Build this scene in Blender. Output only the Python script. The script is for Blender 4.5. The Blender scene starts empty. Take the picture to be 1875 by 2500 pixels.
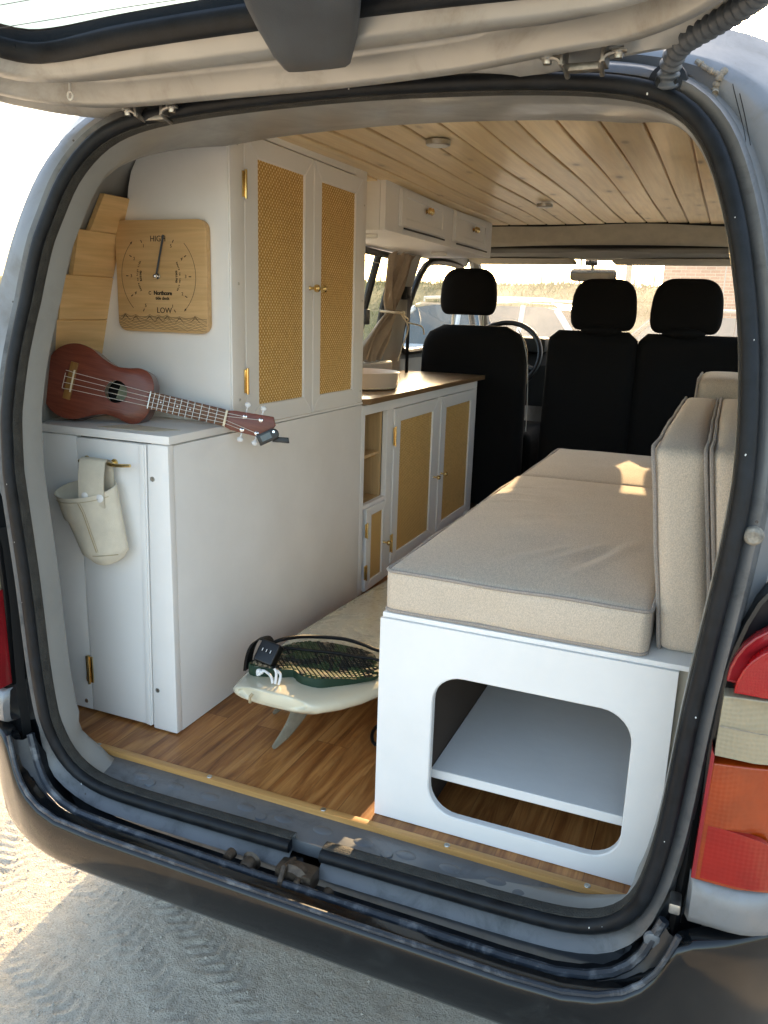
import bpy, bmesh, math, random
from mathutils.bvhtree import BVHTree
from mathutils import Vector, Matrix, noise
random.seed(7)
C = bpy.context.scene.collection
PI = math.pi
R = math.radians
GZ = -0.60                     # ground level (van floor is z = 0, rear sill at y = 0, x = 0 is the van's centre line)

# ------------------------------------------------------------------ camera
CAM = Vector((0.568, -1.17, 0.90))
FPX = 1968.17
def cam_axes():
    yw, pt, rl = R(22.4605), R(13.9106), R(1.8177)
    fwd = Vector((-math.sin(yw)*math.cos(pt), math.cos(yw)*math.cos(pt), -math.sin(pt)))
    right = Vector((math.cos(yw), math.sin(yw), 0)); up = right.cross(fwd)
    c, s = math.cos(rl), math.sin(rl)
    return c*right + s*up, -s*right + c*up, fwd
AX = cam_axes()
def at(u, v, ax, val):
    """point where the sight line of photo pixel (u, v) meets the plane ax = val"""
    d = AX[0]*((u-937.5)/FPX) - AX[1]*((v-1250)/FPX) + AX[2]
    i = 'XYZ'.index(ax)
    return CAM + d*((val-CAM[i])/d[i])
cd = bpy.data.cameras.new('camera'); cam = bpy.data.objects.new('camera', cd); C.objects.link(cam)
cam.matrix_world = Matrix(((AX[0].x, AX[1].x, -AX[2].x, CAM.x), (AX[0].y, AX[1].y, -AX[2].y, CAM.y), (AX[0].z, AX[1].z, -AX[2].z, CAM.z), (0, 0, 0, 1)))
cd.sensor_fit = 'VERTICAL'; cd.sensor_height = 24; cd.lens = 24*FPX/2500; cd.clip_start = 0.02; cd.clip_end = 2000
bpy.context.scene.camera = cam

# ------------------------------------------------------------------ materials
def ramp(nt, fac, stops):
    r = nt.nodes.new('ShaderNodeValToRGB')
    while len(r.color_ramp.elements) < len(stops): r.color_ramp.elements.new(0.5)
    for e, (p, c) in zip(r.color_ramp.elements, stops):
        e.position = p; e.color = (c, c, c, 1) if isinstance(c, (int, float)) else (*c, 1)
    nt.links.new(fac, r.inputs[0]); return r.outputs[0]
def coords(nt, scale=(1, 1, 1), rot=(0, 0, 0)):
    tc = nt.nodes.new('ShaderNodeTexCoord'); mp = nt.nodes.new('ShaderNodeMapping')
    mp.inputs['Scale'].default_value = scale; mp.inputs['Rotation'].default_value = rot
    nt.links.new(tc.outputs['Object'], mp.inputs[0]); return mp.outputs[0]
def noi(nt, vec, sc, det=4, rough=.55, dist=0):
    n = nt.nodes.new('ShaderNodeTexNoise'); n.inputs['Scale'].default_value = sc; n.inputs['Detail'].default_value = det
    n.inputs['Roughness'].default_value = rough; n.inputs['Distortion'].default_value = dist
    nt.links.new(vec, n.inputs['Vector']); return n.outputs['Fac']
def mix(nt, fac, a, b, mode='MIX'):
    m = nt.nodes.new('ShaderNodeMix'); m.data_type = 'RGBA'; m.blend_type = mode
    if isinstance(fac, (int, float)): m.inputs[0].default_value = fac
    else: nt.links.new(fac, m.inputs[0])
    for i, x in ((6, a), (7, b)):
        if isinstance(x, tuple): m.inputs[i].default_value = (*x, 1)
        elif isinstance(x, (int, float)): m.inputs[i].default_value = (x, x, x, 1)
        else: nt.links.new(x, m.inputs[i])
    return m.outputs[2]
def mth(nt, op, a, b=0.0):
    m = nt.nodes.new('ShaderNodeMath'); m.operation = op
    for i, x in ((0, a), (1, b)):
        if isinstance(x, (int, float)): m.inputs[i].default_value = x
        else: nt.links.new(x, m.inputs[i])
    return m.outputs[0]
def new(name, rough=.5, metal=0., spec=.5, coat=0.):
    m = bpy.data.materials.new(name); m.use_nodes = True; nt = m.node_tree
    b = nt.nodes['Principled BSDF']; b.inputs['Roughness'].default_value = rough; b.inputs['Metallic'].default_value = metal
    b.inputs['Specular IOR Level'].default_value = spec; b.inputs['Coat Weight'].default_value = coat; b.inputs['Coat Roughness'].default_value = .12
    return m, nt, b
def bump(nt, b, h, strength=.3, dist=.002):
    n = nt.nodes.new('ShaderNodeBump'); n.inputs['Strength'].default_value = strength; n.inputs['Distance'].default_value = dist
    nt.links.new(h, n.inputs['Height']); nt.links.new(n.outputs[0], b.inputs['Normal'])
def simple(name, col, rough=.5, metal=0., spec=.5, coat=0., var=.12, vs=9., bs=0., bscale=200., bd=.001):
    """plain surface with faint wear: large-scale tone variation and optional fine bump"""
    m, nt, b = new(name, rough, metal, spec, coat)
    v = coords(nt); f = noi(nt, v, vs, 5, .6)
    c = mix(nt, ramp(nt, f, [(.3, 0), (.7, 1)]), tuple(x*(1-var) for x in col), tuple(min(1, x*(1+var*.6)) for x in col))
    nt.links.new(c, b.inputs['Base Color'])
    nt.links.new(mth(nt, 'MULTIPLY_ADD', f, .2) if False else ramp(nt, f, [(.2, max(.02, rough-.08)), (.8, min(1, rough+.08))]), b.inputs['Roughness'])
    if bs: bump(nt, b, noi(nt, v, bscale, 3), bs, bd)
    return m
M = {}
M['white'] = simple('white_paint', (.86, .855, .84), .46, var=.06, vs=4, bs=.35, bscale=38, bd=.0014)
M['bead'] = simple('seam_sealer', (.30, .27, .22), .8, var=.5, vs=90, bs=.8, bscale=260)
M['chip'] = simple('paint_chip', (.62, .63, .62), .6)
M['whitedoor'] = simple('white_door_paint', (.84, .84, .83), .38, var=.02, vs=6, bs=.08, bscale=80)
M['plastic_white'] = simple('white_plastic', (.75, .74, .70), .35, var=.04)
M['rubber'] = simple('seal_rubber', (.008, .010, .013), .5, spec=.28, var=.7, vs=30, bs=.3, bscale=250)
M['trimtape'] = simple('seal_trim', (.040, .039, .034), .75, var=.5, vs=40, bs=.8, bscale=380, bd=.003)
M['blackseat'] = simple('black_seat_cloth', (.006, .006, .0065), .9, spec=.2, var=.3, vs=60, bs=.2, bscale=900)
M['blackplastic'] = simple('black_plastic', (.006, .0065, .0075), .38, var=.3)
M['matteblack'] = simple('matte_black', (.004, .004, .004), .8, var=.3)
M['coverplastic'] = simple('blue_grey_plastic', (.075, .088, .105), .45, var=.25, vs=14, bs=.3, bscale=500)
M['brass'] = simple('brass', (.80, .58, .25), .22, metal=1., var=.15, vs=40)
M['steel'] = simple('steel', (.62, .62, .60), .32, metal=1., var=.2, vs=60)
M['rusty'] = simple('rusty_steel', (.10, .075, .055), .5, metal=.6, var=.5, vs=90)
M['screw'] = simple('screw_zinc', (.50, .50, .48), .35, metal=1., var=.2, vs=90)
M['chrome'] = simple('chrome', (.8, .8, .8), .1, metal=1., var=.05)
M['beigetrim'] = simple('beige_headliner', (.58, .52, .41), .85, var=.12, vs=20, bs=.3, bscale=400)
M['greytrim'] = simple('grey_trim', (.40, .40, .385), .6, var=.08)
M['canvas'] = simple('canvas', (.68, .62, .50), .9, var=.10, vs=26, bs=.7, bscale=700, bd=.0012)
M['thread'] = simple('thread', (.45, .36, .22), .8)
M['curtain'] = simple('curtain_linen', (.40, .33, .255), .9, var=.12, vs=30, bs=.5, bscale=900)
M['rope'] = simple('cotton_cord', (.72, .64, .48), .9, var=.2, vs=90, bs=.5, bscale=900)
M['ink'] = simple('burnt_ink', (.045, .028, .015), .7)
M['cream'] = simple('cream_bowl', (.62, .52, .42), .35, var=.08)
M['gap_shade'] = simple('dark_gap', (.05, .035, .025), .8)  # near-black tone that paints the shade in a gap
M['bone'] = simple('bone', (.78, .70, .52), .4, var=.08)
M['stringmat'] = simple('nylon_string', (.85, .80, .74), .3)
M['pearl'] = simple('pearl_button', (.80, .80, .80), .2, var=.05)
M['screen_grey'] = simple('tuner_screen', (.07, .085, .09), .15)
M['label'] = simple('paper_label', (.30, .33, .22), .7, var=.3, vs=80)
M['fin'] = simple('smoked_fin', (.30, .29, .23), .25, var=.25, vs=20)
M['digit'] = simple('white_digits', (.8, .8, .8), .4)
M['black_canvas'] = simple('leash_black', (.004, .004, .0045), .6, spec=.3, var=.3, bs=.3, bscale=600)
M['asphaltless'] = simple('sky_mast', (.35, .35, .34), .6)
M['frostled'] = simple('led_diffuser', (.72, .72, .68), .4, var=.04)
M['mirrorglass'] = simple('mirror_glass', (.55, .55, .5), .05, metal=1., var=.02)
M['tyre'] = simple('tyre', (.02, .02, .02), .85)
M['dash'] = simple('dashboard', (.02, .019, .018), .7, var=.2)

def paint(name, col, metal=.25, rough=.36, dirt=(.14, .125, .10), amt=.5, chips=True, ds=7.):
    """aged van paint: metallic flake tone, smudges, dust and small chips"""
    m, nt, b = new(name, rough, metal, .5, .15)
    v = coords(nt)
    n1 = noi(nt, v, ds, 8, .68, .6); n2 = noi(nt, v, 55, 4, .6); n3 = noi(nt, v, 2.2, 3)
    c = mix(nt, ramp(nt, n3, [(.35, 0), (.65, 1)]), tuple(x*.9 for x in col), tuple(x*1.08 for x in col))
    d = mth(nt, 'MULTIPLY', ramp(nt, n1, [(.50, 0), (.68, 1)]), ramp(nt, n2, [(.3, .35), (.62, 1)]))
    c = mix(nt, mth(nt, 'MULTIPLY', d, amt), c, dirt)
    if chips:
        vo = nt.nodes.new('ShaderNodeTexVoronoi'); vo.inputs['Scale'].default_value = 26; nt.links.new(v, vo.inputs['Vector'])
        sp = ramp(nt, vo.outputs['Distance'], [(.045, 1), (.06, 0)])
        c = mix(nt, mth(nt, 'MULTIPLY', sp, ramp(nt, n1, [(.5, 0), (.55, .9)])), c, (.06, .045, .035))
    nt.links.new(c, b.inputs['Base Color'])
    nt.links.new(ramp(nt, n1, [(.3, rough-.06), (.7, rough+.28)]), b.inputs['Roughness'])
    bump(nt, b, n2, .08, .0015)
    return m
M['body'] = paint('silver_body_paint', (.225, .235, .245), metal=.4, rough=.36)
M['hinge_steel'] = simple('hinge_steel', (.30, .29, .27), .42, metal=.9, var=.4, vs=70)
M['lipcol'] = paint('lip_paint', (.125, .13, .135), amt=.75, ds=15, dirt=(.045, .05, .05))
M['sill'] = paint('worn_sill_paint', (.17, .185, .20), amt=.6, ds=13, dirt=(.06, .065, .07))
M['tailgatepaint'] = paint('tailgate_inner_paint', (.40, .40, .385), metal=.45, amt=.6, ds=6, dirt=(.20, .17, .12))
M['headerpaint'] = paint('header_paint', (.38, .37, .335), amt=.2, ds=6, dirt=(.3, .25, .18), chips=False)
M['flange'] = paint('inner_flange_paint', (.29, .295, .285), amt=.12, metal=.1, chips=False)
M['bumper'] = paint('bumper_gloss_black', (.006, .007, .009), metal=0, rough=.16, amt=.04, ds=16, dirt=(.12, .13, .13))
M['bumper'], nt_, b_ = new('bumper_gloss_black', .09, 0, .5, 0)
b_.inputs['IOR'].default_value = 1.47; v_ = coords(nt_); n_ = noi(nt_, v_, 14, 7, .7, .5)
nt_.links.new(mix(nt_, ramp(nt_, n_, [(.55, 0), (.75, .35)]), (.004, .005, .006), (.05, .055, .055)), b_.inputs['Base Color'])
nt_.links.new(ramp(nt_, n_, [(.35, .07), (.6, .13), (.8, .4)]), b_.inputs['Roughness']); bump(nt_, b_, noi(nt_, v_, 420, 2), .05, .0004)
M['channel'] = paint('channel_black', (.007, .009, .012), metal=0, rough=.36, amt=.22, ds=22, dirt=(.10, .105, .11))
M['ribwear'] = paint('worn_bumper_rib', (.022, .028, .038), metal=0, rough=.35, amt=.9, ds=24, dirt=(.20, .21, .22))

def wood(name, light, dark, knot=(.16, .075, .03), along=1, gs=9., rough=.42, knots=True, knot_sc=5.5, bs=.15, ring=True, plank=None, coat=0.):
    """grain runs along object axis `along`"""
    m, nt, b = new(name, rough, 0, .4, coat)
    sc = [gs*3.2]*3; sc[along] = gs*.32
    v = coords(nt, tuple(sc))
    n = noi(nt, v, 1.0, 6, .62, 1.4)
    sc2 = [gs*14]*3; sc2[along] = gs*.6
    f = noi(nt, coords(nt, tuple(sc2)), 1.0, 3, .6)
    c = mix(nt, ramp(nt, n, [(.28, 0), (.72, 1)]), dark, light)
    c = mix(nt, mth(nt, 'MULTIPLY', ramp(nt, f, [(.35, 1), (.6, 0)]), .35), c, tuple(x*.7 for x in dark))
    if plank:
        tc = nt.nodes.new('ShaderNodeTexCoord'); sx = nt.nodes.new('ShaderNodeSeparateXYZ'); nt.links.new(tc.outputs['Object'], sx.inputs[0])
        pid = mth(nt, 'FLOOR', mth(nt, 'DIVIDE', mth(nt, 'ADD', sx.outputs[plank[0]], plank[2]), plank[1]))
        wn = nt.nodes.new('ShaderNodeTexWhiteNoise'); wn.noise_dimensions = '1D'; nt.links.new(pid, wn.inputs['W'])
        c = mix(nt, 1.0, c, ramp(nt, wn.outputs[0], [(0, .84), (1, 1.08)]), 'MULTIPLY')
    if knots:
        ks = [knot_sc]*3; ks[along] = knot_sc*.45
        vo = nt.nodes.new('ShaderNodeTexVoronoi'); vo.inputs['Scale'].default_value = 1; nt.links.new(coords(nt, tuple(ks)), vo.inputs['Vector'])
        d = vo.outputs['Distance']
        c = mix(nt, ramp(nt, d, [(.06, .95), (.14, 0)]), c, knot)
        c = mix(nt, ramp(nt, d, [(.10, .55), (.32, 0)]), c, tuple(x*.72 for x in dark))
    nt.links.new(c, b.inputs['Base Color'])
    bump(nt, b, f, bs, .0008)
    return m
M['ceilingpine'] = wood('varnished_pine_boards', (.95, .78, .50), (.86, .65, .37), along=1, gs=6, rough=.40, knot_sc=12, plank=(0, .081, .051), coat=.08)
M['ripplepine'] = M['ceilingpine']
M['groove'] = wood('groove_wood', (.46, .27, .10), (.34, .19, .07), along=1, gs=6, knots=False)
M['cladpine'] = wood('pine_cladding', (.80, .55, .27), (.66, .41, .17), along=1, gs=7, rough=.5, knot_sc=7)
M['strip'] = wood('pine_strip', (.62, .34, .12), (.50, .25, .075), along=0, gs=8, rough=.45, knots=False)
M['clockwood'] = wood('bamboo_clock', (.72, .49, .25), (.60, .37, .16), along=0, gs=8, rough=.45, knots=False, bs=.05)
M['plywood'] = wood('plywood_inside', (.66, .47, .24), (.55, .36, .17), along=2, gs=8, rough=.6, knots=True, knot_sc=4)
M['oakedge'] = wood('oak_worktop', (.30, .19, .10), (.19, .11, .05), along=1, gs=8, rough=.3, knots=False, coat=.2)
M['mahogany'] = wood('mahogany', (.235, .062, .032), (.135, .028, .016), along=0, gs=26, rough=.36, knots=False, bs=.3, coat=.1)
M['mahogany_side'] = wood('mahogany_side', (.16, .05, .032), (.09, .026, .018), along=0, gs=20, rough=.3, knots=False, bs=.2, coat=.3)
M['rosewood'] = wood('rosewood', (.20, .085, .035), (.11, .040, .018), along=0, gs=20, rough=.45, knots=False)
M['bridgewood'] = wood('bridge_wood', (.33, .17, .045), (.22, .10, .025), along=1, gs=20, rough=.45, knots=False)

def floor_mat():
    m, nt, b = new('laminate_floor', .36, 0, .45)
    tc = nt.nodes.new('ShaderNodeTexCoord'); mp = nt.nodes.new('ShaderNodeMapping'); mp.inputs['Rotation'].default_value = (0, 0, R(90))
    nt.links.new(tc.outputs['Object'], mp.inputs[0])
    br = nt.nodes.new('ShaderNodeTexBrick'); br.inputs['Scale'].default_value = 1; br.offset = .37
    br.inputs['Brick Width'].default_value = .62; br.inputs['Row Height'].default_value = .075; br.inputs['Mortar Size'].default_value = .0009; br.inputs['Bias'].default_value = 0
    br.inputs['Color1'].default_value = (0, 0, 0, 1); br.inputs['Color2'].default_value = (1, 1, 1, 1); br.inputs['Mortar'].default_value = (.5, .5, .5, 1)
    nt.links.new(mp.outputs[0], br.inputs['Vector'])
    # grain offset per board
    off = nt.nodes.new('ShaderNodeVectorMath'); off.operation = 'MULTIPLY_ADD'; nt.links.new(br.outputs['Color'], off.inputs[0]); off.inputs[1].default_value = (7, 13, 3)
    nt.links.new(coords(nt, (22, 2.0, 22)), off.inputs[2])
    n = noi(nt, off.outputs[0], 1, 6, .62, 2.2)
    off2 = nt.nodes.new('ShaderNodeVectorMath'); off2.operation = 'MULTIPLY_ADD'; nt.links.new(br.outputs['Color'], off2.inputs[0]); off2.inputs[1].default_value = (5, 3, 9)
    nt.links.new(coords(nt, (120, 4, 120)), off2.inputs[2])
    f = noi(nt, off2.outputs[0], 1, 4, .6, .5)
    c = ramp(nt, n, [(.24, (.12, .036, .010)), (.42, (.30, .112, .030)), (.58, (.46, .205, .060)), (.78, (.58, .29, .10))])
    c = mix(nt, 1., c, ramp(nt, br.outputs['Color'], [(0, .72), (1, 1.12)]), 'MULTIPLY')
    c = mix(nt, mth(nt, 'MULTIPLY', ramp(nt, f, [(.36, 1), (.52, 0)]), .30), c, (.16, .055, .016))
    c = mix(nt, mth(nt, 'MULTIPLY', br.outputs['Fac'], .45), c, (.10, .038, .015))
    nt.links.new(c, b.inputs['Base Color']); bump(nt, b, f, .06, .0006)
    nt.links.new(ramp(nt, f, [(.3, .42), (.7, .3)]), b.inputs['Roughness'])
    return m
M['floor'] = floor_mat()

def rattan_mat():
    """octagonal cane webbing: rows of pale openings in golden cane; pattern in the panel's y/z plane"""
    m, nt, b = new('rattan_webbing', .55, 0, .35)
    tc = nt.nodes.new('ShaderNodeTexCoord'); s = nt.nodes.new('ShaderNodeSeparateXYZ'); nt.links.new(tc.outputs['Object'], s.inputs[0])
    P = .0122
    wv_ = nt.nodes.new('ShaderNodeVectorMath'); wv_.operation = 'MULTIPLY_ADD'; nz_ = nt.nodes.new('ShaderNodeTexNoise'); nz_.inputs['Scale'].default_value = 22; nt.links.new(tc.outputs['Object'], nz_.inputs['Vector']); nt.links.new(nz_.outputs['Color'], wv_.inputs[0]); wv_.inputs[1].default_value = (.006, .006, .006); nt.links.new(tc.outputs['Object'], wv_.inputs[2]); nt.links.new(wv_.outputs[0], s.inputs[0])
    def cell(o):
        u = mth(nt, 'SUBTRACT', mth(nt, 'FRACT', mth(nt, 'ADD', mth(nt, 'DIVIDE', s.outputs[1], P), o+50)), .5)
        w = mth(nt, 'SUBTRACT', mth(nt, 'FRACT', mth(nt, 'ADD', mth(nt, 'DIVIDE', s.outputs[2], P), o+50)), .5)
        return mth(nt, 'SQRT', mth(nt, 'ADD', mth(nt, 'POWER', u, 2), mth(nt, 'POWER', w, 2)))
    d = mth(nt, 'MINIMUM', cell(0), cell(.5))
    n = noi(nt, coords(nt), 70, 3)
    c = mix(nt, ramp(nt, n, [(.3, 0), (.7, 1)]), (.52, .285, .06), (.67, .40, .11))
    c = mix(nt, ramp(nt, d, [(.28, 0), (.40, .30)]), c, (.36, .19, .045))
    c = mix(nt, ramp(nt, d, [(.15, .95), (.21, 0)]), c, (.92, .74, .42))
    nt.links.new(c, b.inputs['Base Color']); bump(nt, b, d, .5, .002)
    return m
M['rattan'] = rattan_mat()

def fabric_mat(name, col):
    m, nt, b = new(name, .95, 0, .2)
    v = coords(nt)
    wv = []
    for r_ in (R(45), R(-45)):
        for plane in (0,):
            w = nt.nodes.new('ShaderNodeTexNoise'); w.inputs['Scale'].default_value = 1; w.inputs['Detail'].default_value = 2
            nt.links.new(coords(nt, (700, 160, 420), (r_, r_, r_)), w.inputs['Vector']); wv.append(w.outputs['Fac'])
    f = mth(nt, 'MULTIPLY', mth(nt, 'ADD', wv[0], wv[1]), .5)
    n = noi(nt, v, 6, 4); n2 = noi(nt, v, 800, 2, .5)
    c = mix(nt, ramp(nt, f, [(.40, 0), (.60, 1)]), tuple(x*.82 for x in col), tuple(x*1.12 for x in col))
    c = mix(nt, mth(nt, 'MULTIPLY', ramp(nt, n2, [(.42, 1), (.58, 0)]), .20), c, tuple(x*.62 for x in col))
    c = mix(nt, ramp(nt, n, [(.35, .12), (.65, 0)]), c, tuple(x*.7 for x in col))
    nt.links.new(c, b.inputs['Base Color']); bump(nt, b, mth(nt, 'ADD', f, n2), .5, .0012)
    b.inputs['Sheen Weight'].default_value = .25
    return m
M['fabric'] = fabric_mat('oatmeal_weave', (.66, .555, .44))
M['piping'] = fabric_mat('piping_weave', (.38, .33, .29))

def glass_mat(name, tint=(1, 1, 1), dust=.0, gloss=.12):
    m = bpy.data.materials.new(name); m.use_nodes = True; nt = m.node_tree; nt.nodes.clear()
    out = nt.nodes.new('ShaderNodeOutputMaterial'); tr = nt.nodes.new('ShaderNodeBsdfTransparent'); tr.inputs[0].default_value = (*tint, 1)
    gl = nt.nodes.new('ShaderNodeBsdfGlossy'); gl.inputs['Roughness'].default_value = .02
    ge = nt.nodes.new('ShaderNodeNewGeometry'); dt = nt.nodes.new('ShaderNodeVectorMath'); dt.operation = 'DOT_PRODUCT'; nt.links.new(ge.outputs['Incoming'], dt.inputs[0]); nt.links.new(ge.outputs['Normal'], dt.inputs[1])
    fr = mth(nt, 'ADD', mth(nt, 'MULTIPLY', mth(nt, 'POWER', mth(nt, 'SUBTRACT', 1.0, mth(nt, 'ABSOLUTE', dt.outputs['Value'])), 5.0), .9), .04)
    mx = nt.nodes.new('ShaderNodeMixShader'); nt.links.new(fr, mx.inputs[0]); nt.links.new(tr.outputs[0], mx.inputs[1]); nt.links.new(gl.outputs[0], mx.inputs[2])
    last = mx.outputs[0]
    if dust:
        tl = nt.nodes.new('ShaderNodeBsdfTranslucent'); tl.inputs[0].default_value = (.9, .88, .82, 1)
        n = noi(nt, coords(nt), 3.0, 6, .65, .8); n2 = noi(nt, coords(nt), 140, 2)
        fac = mth(nt, 'MULTIPLY', ramp(nt, n, [(.3, .55), (.7, 1.)]), ramp(nt, n2, [(.4, dust*.7), (.75, dust*1.4)]))
        m2 = nt.nodes.new('ShaderNodeMixShader'); nt.links.new(fac, m2.inputs[0]); nt.links.new(last, m2.inputs[1]); nt.links.new(tl.outputs[0], m2.inputs[2]); last = m2.outputs[0]
    nt.links.new(last, out.inputs[0]); return m
M['glass'] = glass_mat('side_glass', (.93, .96, .94), .02)
M['windscreen'] = glass_mat('dusty_windscreen', (.95, .97, .95), .15)
M['hatchglass'] = glass_mat('rear_glass', (.20, .255, .26), .01)
def lens(name, col, rib=900, rough=.14, trans=.0, var=.25, bmp=.16):
    m, nt, b = new(name, rough, 0, .35, .5)
    v = coords(nt); n = noi(nt, v, 14, 4); 
    nt.links.new(mix(nt, ramp(nt, n, [(.35, 0), (.7, 1)]), tuple(x*(1-var) for x in col), col), b.inputs['Base Color'])
    w = nt.nodes.new('ShaderNodeTexWave'); w.wave_type = 'BANDS'; w.bands_direction = 'X'; w.inputs['Scale'].default_value = rib/10; nt.links.new(v, w.inputs['Vector'])
    w2 = nt.nodes.new('ShaderNodeTexWave'); w2.wave_type = 'BANDS'; w2.bands_direction = 'Z'; w2.inputs['Scale'].default_value = rib/10; nt.links.new(v, w2.inputs['Vector'])
    bump(nt, b, mth(nt, 'ADD', w.outputs['Fac'], w2.outputs['Fac']), bmp, .0012)
    b.inputs['Transmission Weight'].default_value = trans
    return m
M['red'] = lens('red_lens', (.36, .003, .005), var=.1)
M['redrim'] = lens('dark_red_rim', (.30, .015, .02), 40)
M['redglow'] = lens('orange_red_lens', (.34, .010, .004), 500)
M['amber'] = lens('amber_lens', (.36, .045, .004), 500, var=.35)
M['clear'] = lens('clear_lens', (.34, .295, .20), 520, var=.12, bmp=.3)

# ------------------------------------------------------------------ mesh builder
LOC = {}
class MB:
    def __init__(s): s.v = []; s.f = []
    def add(s, vs, fs):
        n = len(s.v); s.v += [Vector(p) for p in vs]; s.f += [tuple(i+n for i in f) for f in fs]; return s
    def box(s, x0, y0, z0, x1, y1, z1, bev=0., seg=2, mat=None):
        bm = bmesh.new(); bmesh.ops.create_cube(bm, size=1)
        bmesh.ops.scale(bm, vec=(abs(x1-x0), abs(y1-y0), abs(z1-z0)), verts=bm.verts)
        if bev: bmesh.ops.bevel(bm, geom=bm.edges[:], offset=bev, segments=seg, profile=.6, affect='EDGES')
        bmesh.ops.translate(bm, vec=((x0+x1)/2, (y0+y1)/2, (z0+z1)/2), verts=bm.verts)
        return s.bm(bm, mat)
    def bm(s, bm, mat=None):
        if mat is not None: bmesh.ops.transform(bm, matrix=mat, verts=bm.verts)
        bm.verts.index_update(); s.add([v.co.copy() for v in bm.verts], [[v.index for v in f.verts] for f in bm.faces]); bm.free(); return s
    def prism(s, pts, axis, a, b, bev=0., seg=2, mat=None):
        """polygon (2-D points in the other two axes, cyclic order) extruded from a to b along axis"""
        bm = bmesh.new()
        def P(p, c): return {0: (c, p[0], p[1]), 1: (p[0], c, p[1]), 2: (p[0], p[1], c)}[axis]
        va = [bm.verts.new(P(p, a)) for p in pts]; vb = [bm.verts.new(P(p, b)) for p in pts]
        n = len(pts); bm.faces.new(va); bm.faces.new(vb[::-1])
        for i in range(n): bm.faces.new((va[i], vb[i], vb[(i+1) % n], va[(i+1) % n]))
        bmesh.ops.recalc_face_normals(bm, faces=bm.faces)
        if bev:
            es = [e for e in bm.edges if len(e.link_faces) == 2 and e.calc_face_angle(0) > .9]
            bmesh.ops.bevel(bm, geom=es, offset=bev, segments=seg, profile=.6, affect='EDGES', clamp_overlap=True)
        return s.bm(bm, mat)
    def tube(s, path, r, n=10, closed=False, caps=True, up=Vector((0, 0, 1))):
        path = [Vector(p) for p in path]; N = len(path); rings = []
        for i, p in enumerate(path):
            a = path[(i-1) % N] if (closed or i) else p; b = path[(i+1) % N] if (closed or i < N-1) else p
            t = (b-a).normalized() if (b-a).length > 1e-9 else Vector((0, 0, 1))
            if i == 0:
                u = up if abs(t.dot(up)) < .95 else Vector((1, 0, 0))
                x = (u - t*u.dot(t)).normalized()
            else: x = (x - t*x.dot(t)).normalized()
            y = t.cross(x); rr = r(i/(N-1)) if callable(r) else r
            rings.append([p + (x*math.cos(k*2*PI/n) + y*math.sin(k*2*PI/n))*rr for k in range(n)])
        return s.loft(rings, ring_closed=True, closed=closed, caps=caps and not closed)
    def loft(s, rings, ring_closed=True, closed=False, caps=False):
        n = len(rings[0]); m = len(rings); vs = [p for r in rings for p in r]; fs = []
        for i in range(m if closed else m-1):
            j = (i+1) % m
            for k in range(n if ring_closed else n-1):
                l = (k+1) % n; fs.append((i*n+k, i*n+l, j*n+l, j*n+k))
        if caps: fs.append(tuple(range(n-1, -1, -1))); fs.append(tuple((m-1)*n+k for k in range(n)))
        return s.add(vs, fs)
    def lathe(s, prof, org=(0, 0, 0), axis='Z', n=24, mat=None):
        """prof: list of (radius, height)"""
        rings = []
        for r, h in prof:
            ring = []
            for k in range(n):
                a = 2*PI*k/n; c, d = r*math.cos(a), r*math.sin(a)
                p = {'Z': (c, d, h), 'Y': (c, h, d), 'X': (h, c, d)}[axis]
                p = Vector(p) + Vector(org); ring.append(mat @ p if mat else p)
            rings.append(ring)
        return s.loft(rings, caps=True)
    def sphere(s, c, r, sc=(1, 1, 1), n=16):
        bm = bmesh.new(); bmesh.ops.create_uvsphere(bm, u_segments=n, v_segments=n//2+2, radius=r)
        bmesh.ops.scale(bm, vec=sc, verts=bm.verts); bmesh.ops.translate(bm, vec=c, verts=bm.verts); return s.bm(bm)
    def xform(s, m): s.v = [m @ p for p in s.v]; return s
    def build(s, name, mat, parent=None, smooth=True, loc=None, angle=38, local=False):
        off = Vector((0, 0, 0))
        if parent is not None and not local: off = LOC[parent.name]
        if parent is None and loc is not None: off = Vector(loc)
        me = bpy.data.meshes.new(name); me.from_pydata([p-off for p in s.v], [], s.f); me.validate(); me.update()
        bm = bmesh.new(); bm.from_mesh(me); bmesh.ops.recalc_face_normals(bm, faces=bm.faces); bm.to_mesh(me); bm.free()
        if isinstance(mat, str): mat = M[mat]
        me.materials.append(mat)
        if smooth:
            me.polygons.foreach_set('use_smooth', [True]*len(me.polygons))
            me.set_sharp_from_angle(angle=R(angle))
        o = bpy.data.objects.new(name, me); C.objects.link(o)
        if parent is None: o.location = off
        else: o.parent = parent
        LOC[o.name] = off
        return o
    def build_split(s, name, mat, parent=None, **kw):
        """one object per loose piece"""
        par = list(range(len(s.v)))
        def find(a):
            while par[a] != a: par[a] = par[par[a]]; a = par[a]
            return a
        for f in s.f:
            r_ = find(f[0])
            for i in f[1:]: par[find(i)] = r_
        g = {}
        for f in s.f: g.setdefault(find(f[0]), []).append(f)
        out = []
        for fs in g.values():
            ids = sorted({i for f in fs for i in f}); mp = {a: b for b, a in enumerate(ids)}; m_ = MB(); m_.v = [s.v[i] for i in ids]; m_.f = [tuple(mp[i] for i in f) for f in fs]; out.append(m_.build(name, mat, parent, **kw))
        return out
def tag(o, label=None, cat=None, group=None, kind=None):
    for k, v in (('label', label), ('category', cat), ('group', group), ('kind', kind)):
        if v: o[k] = v
    return o
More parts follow.
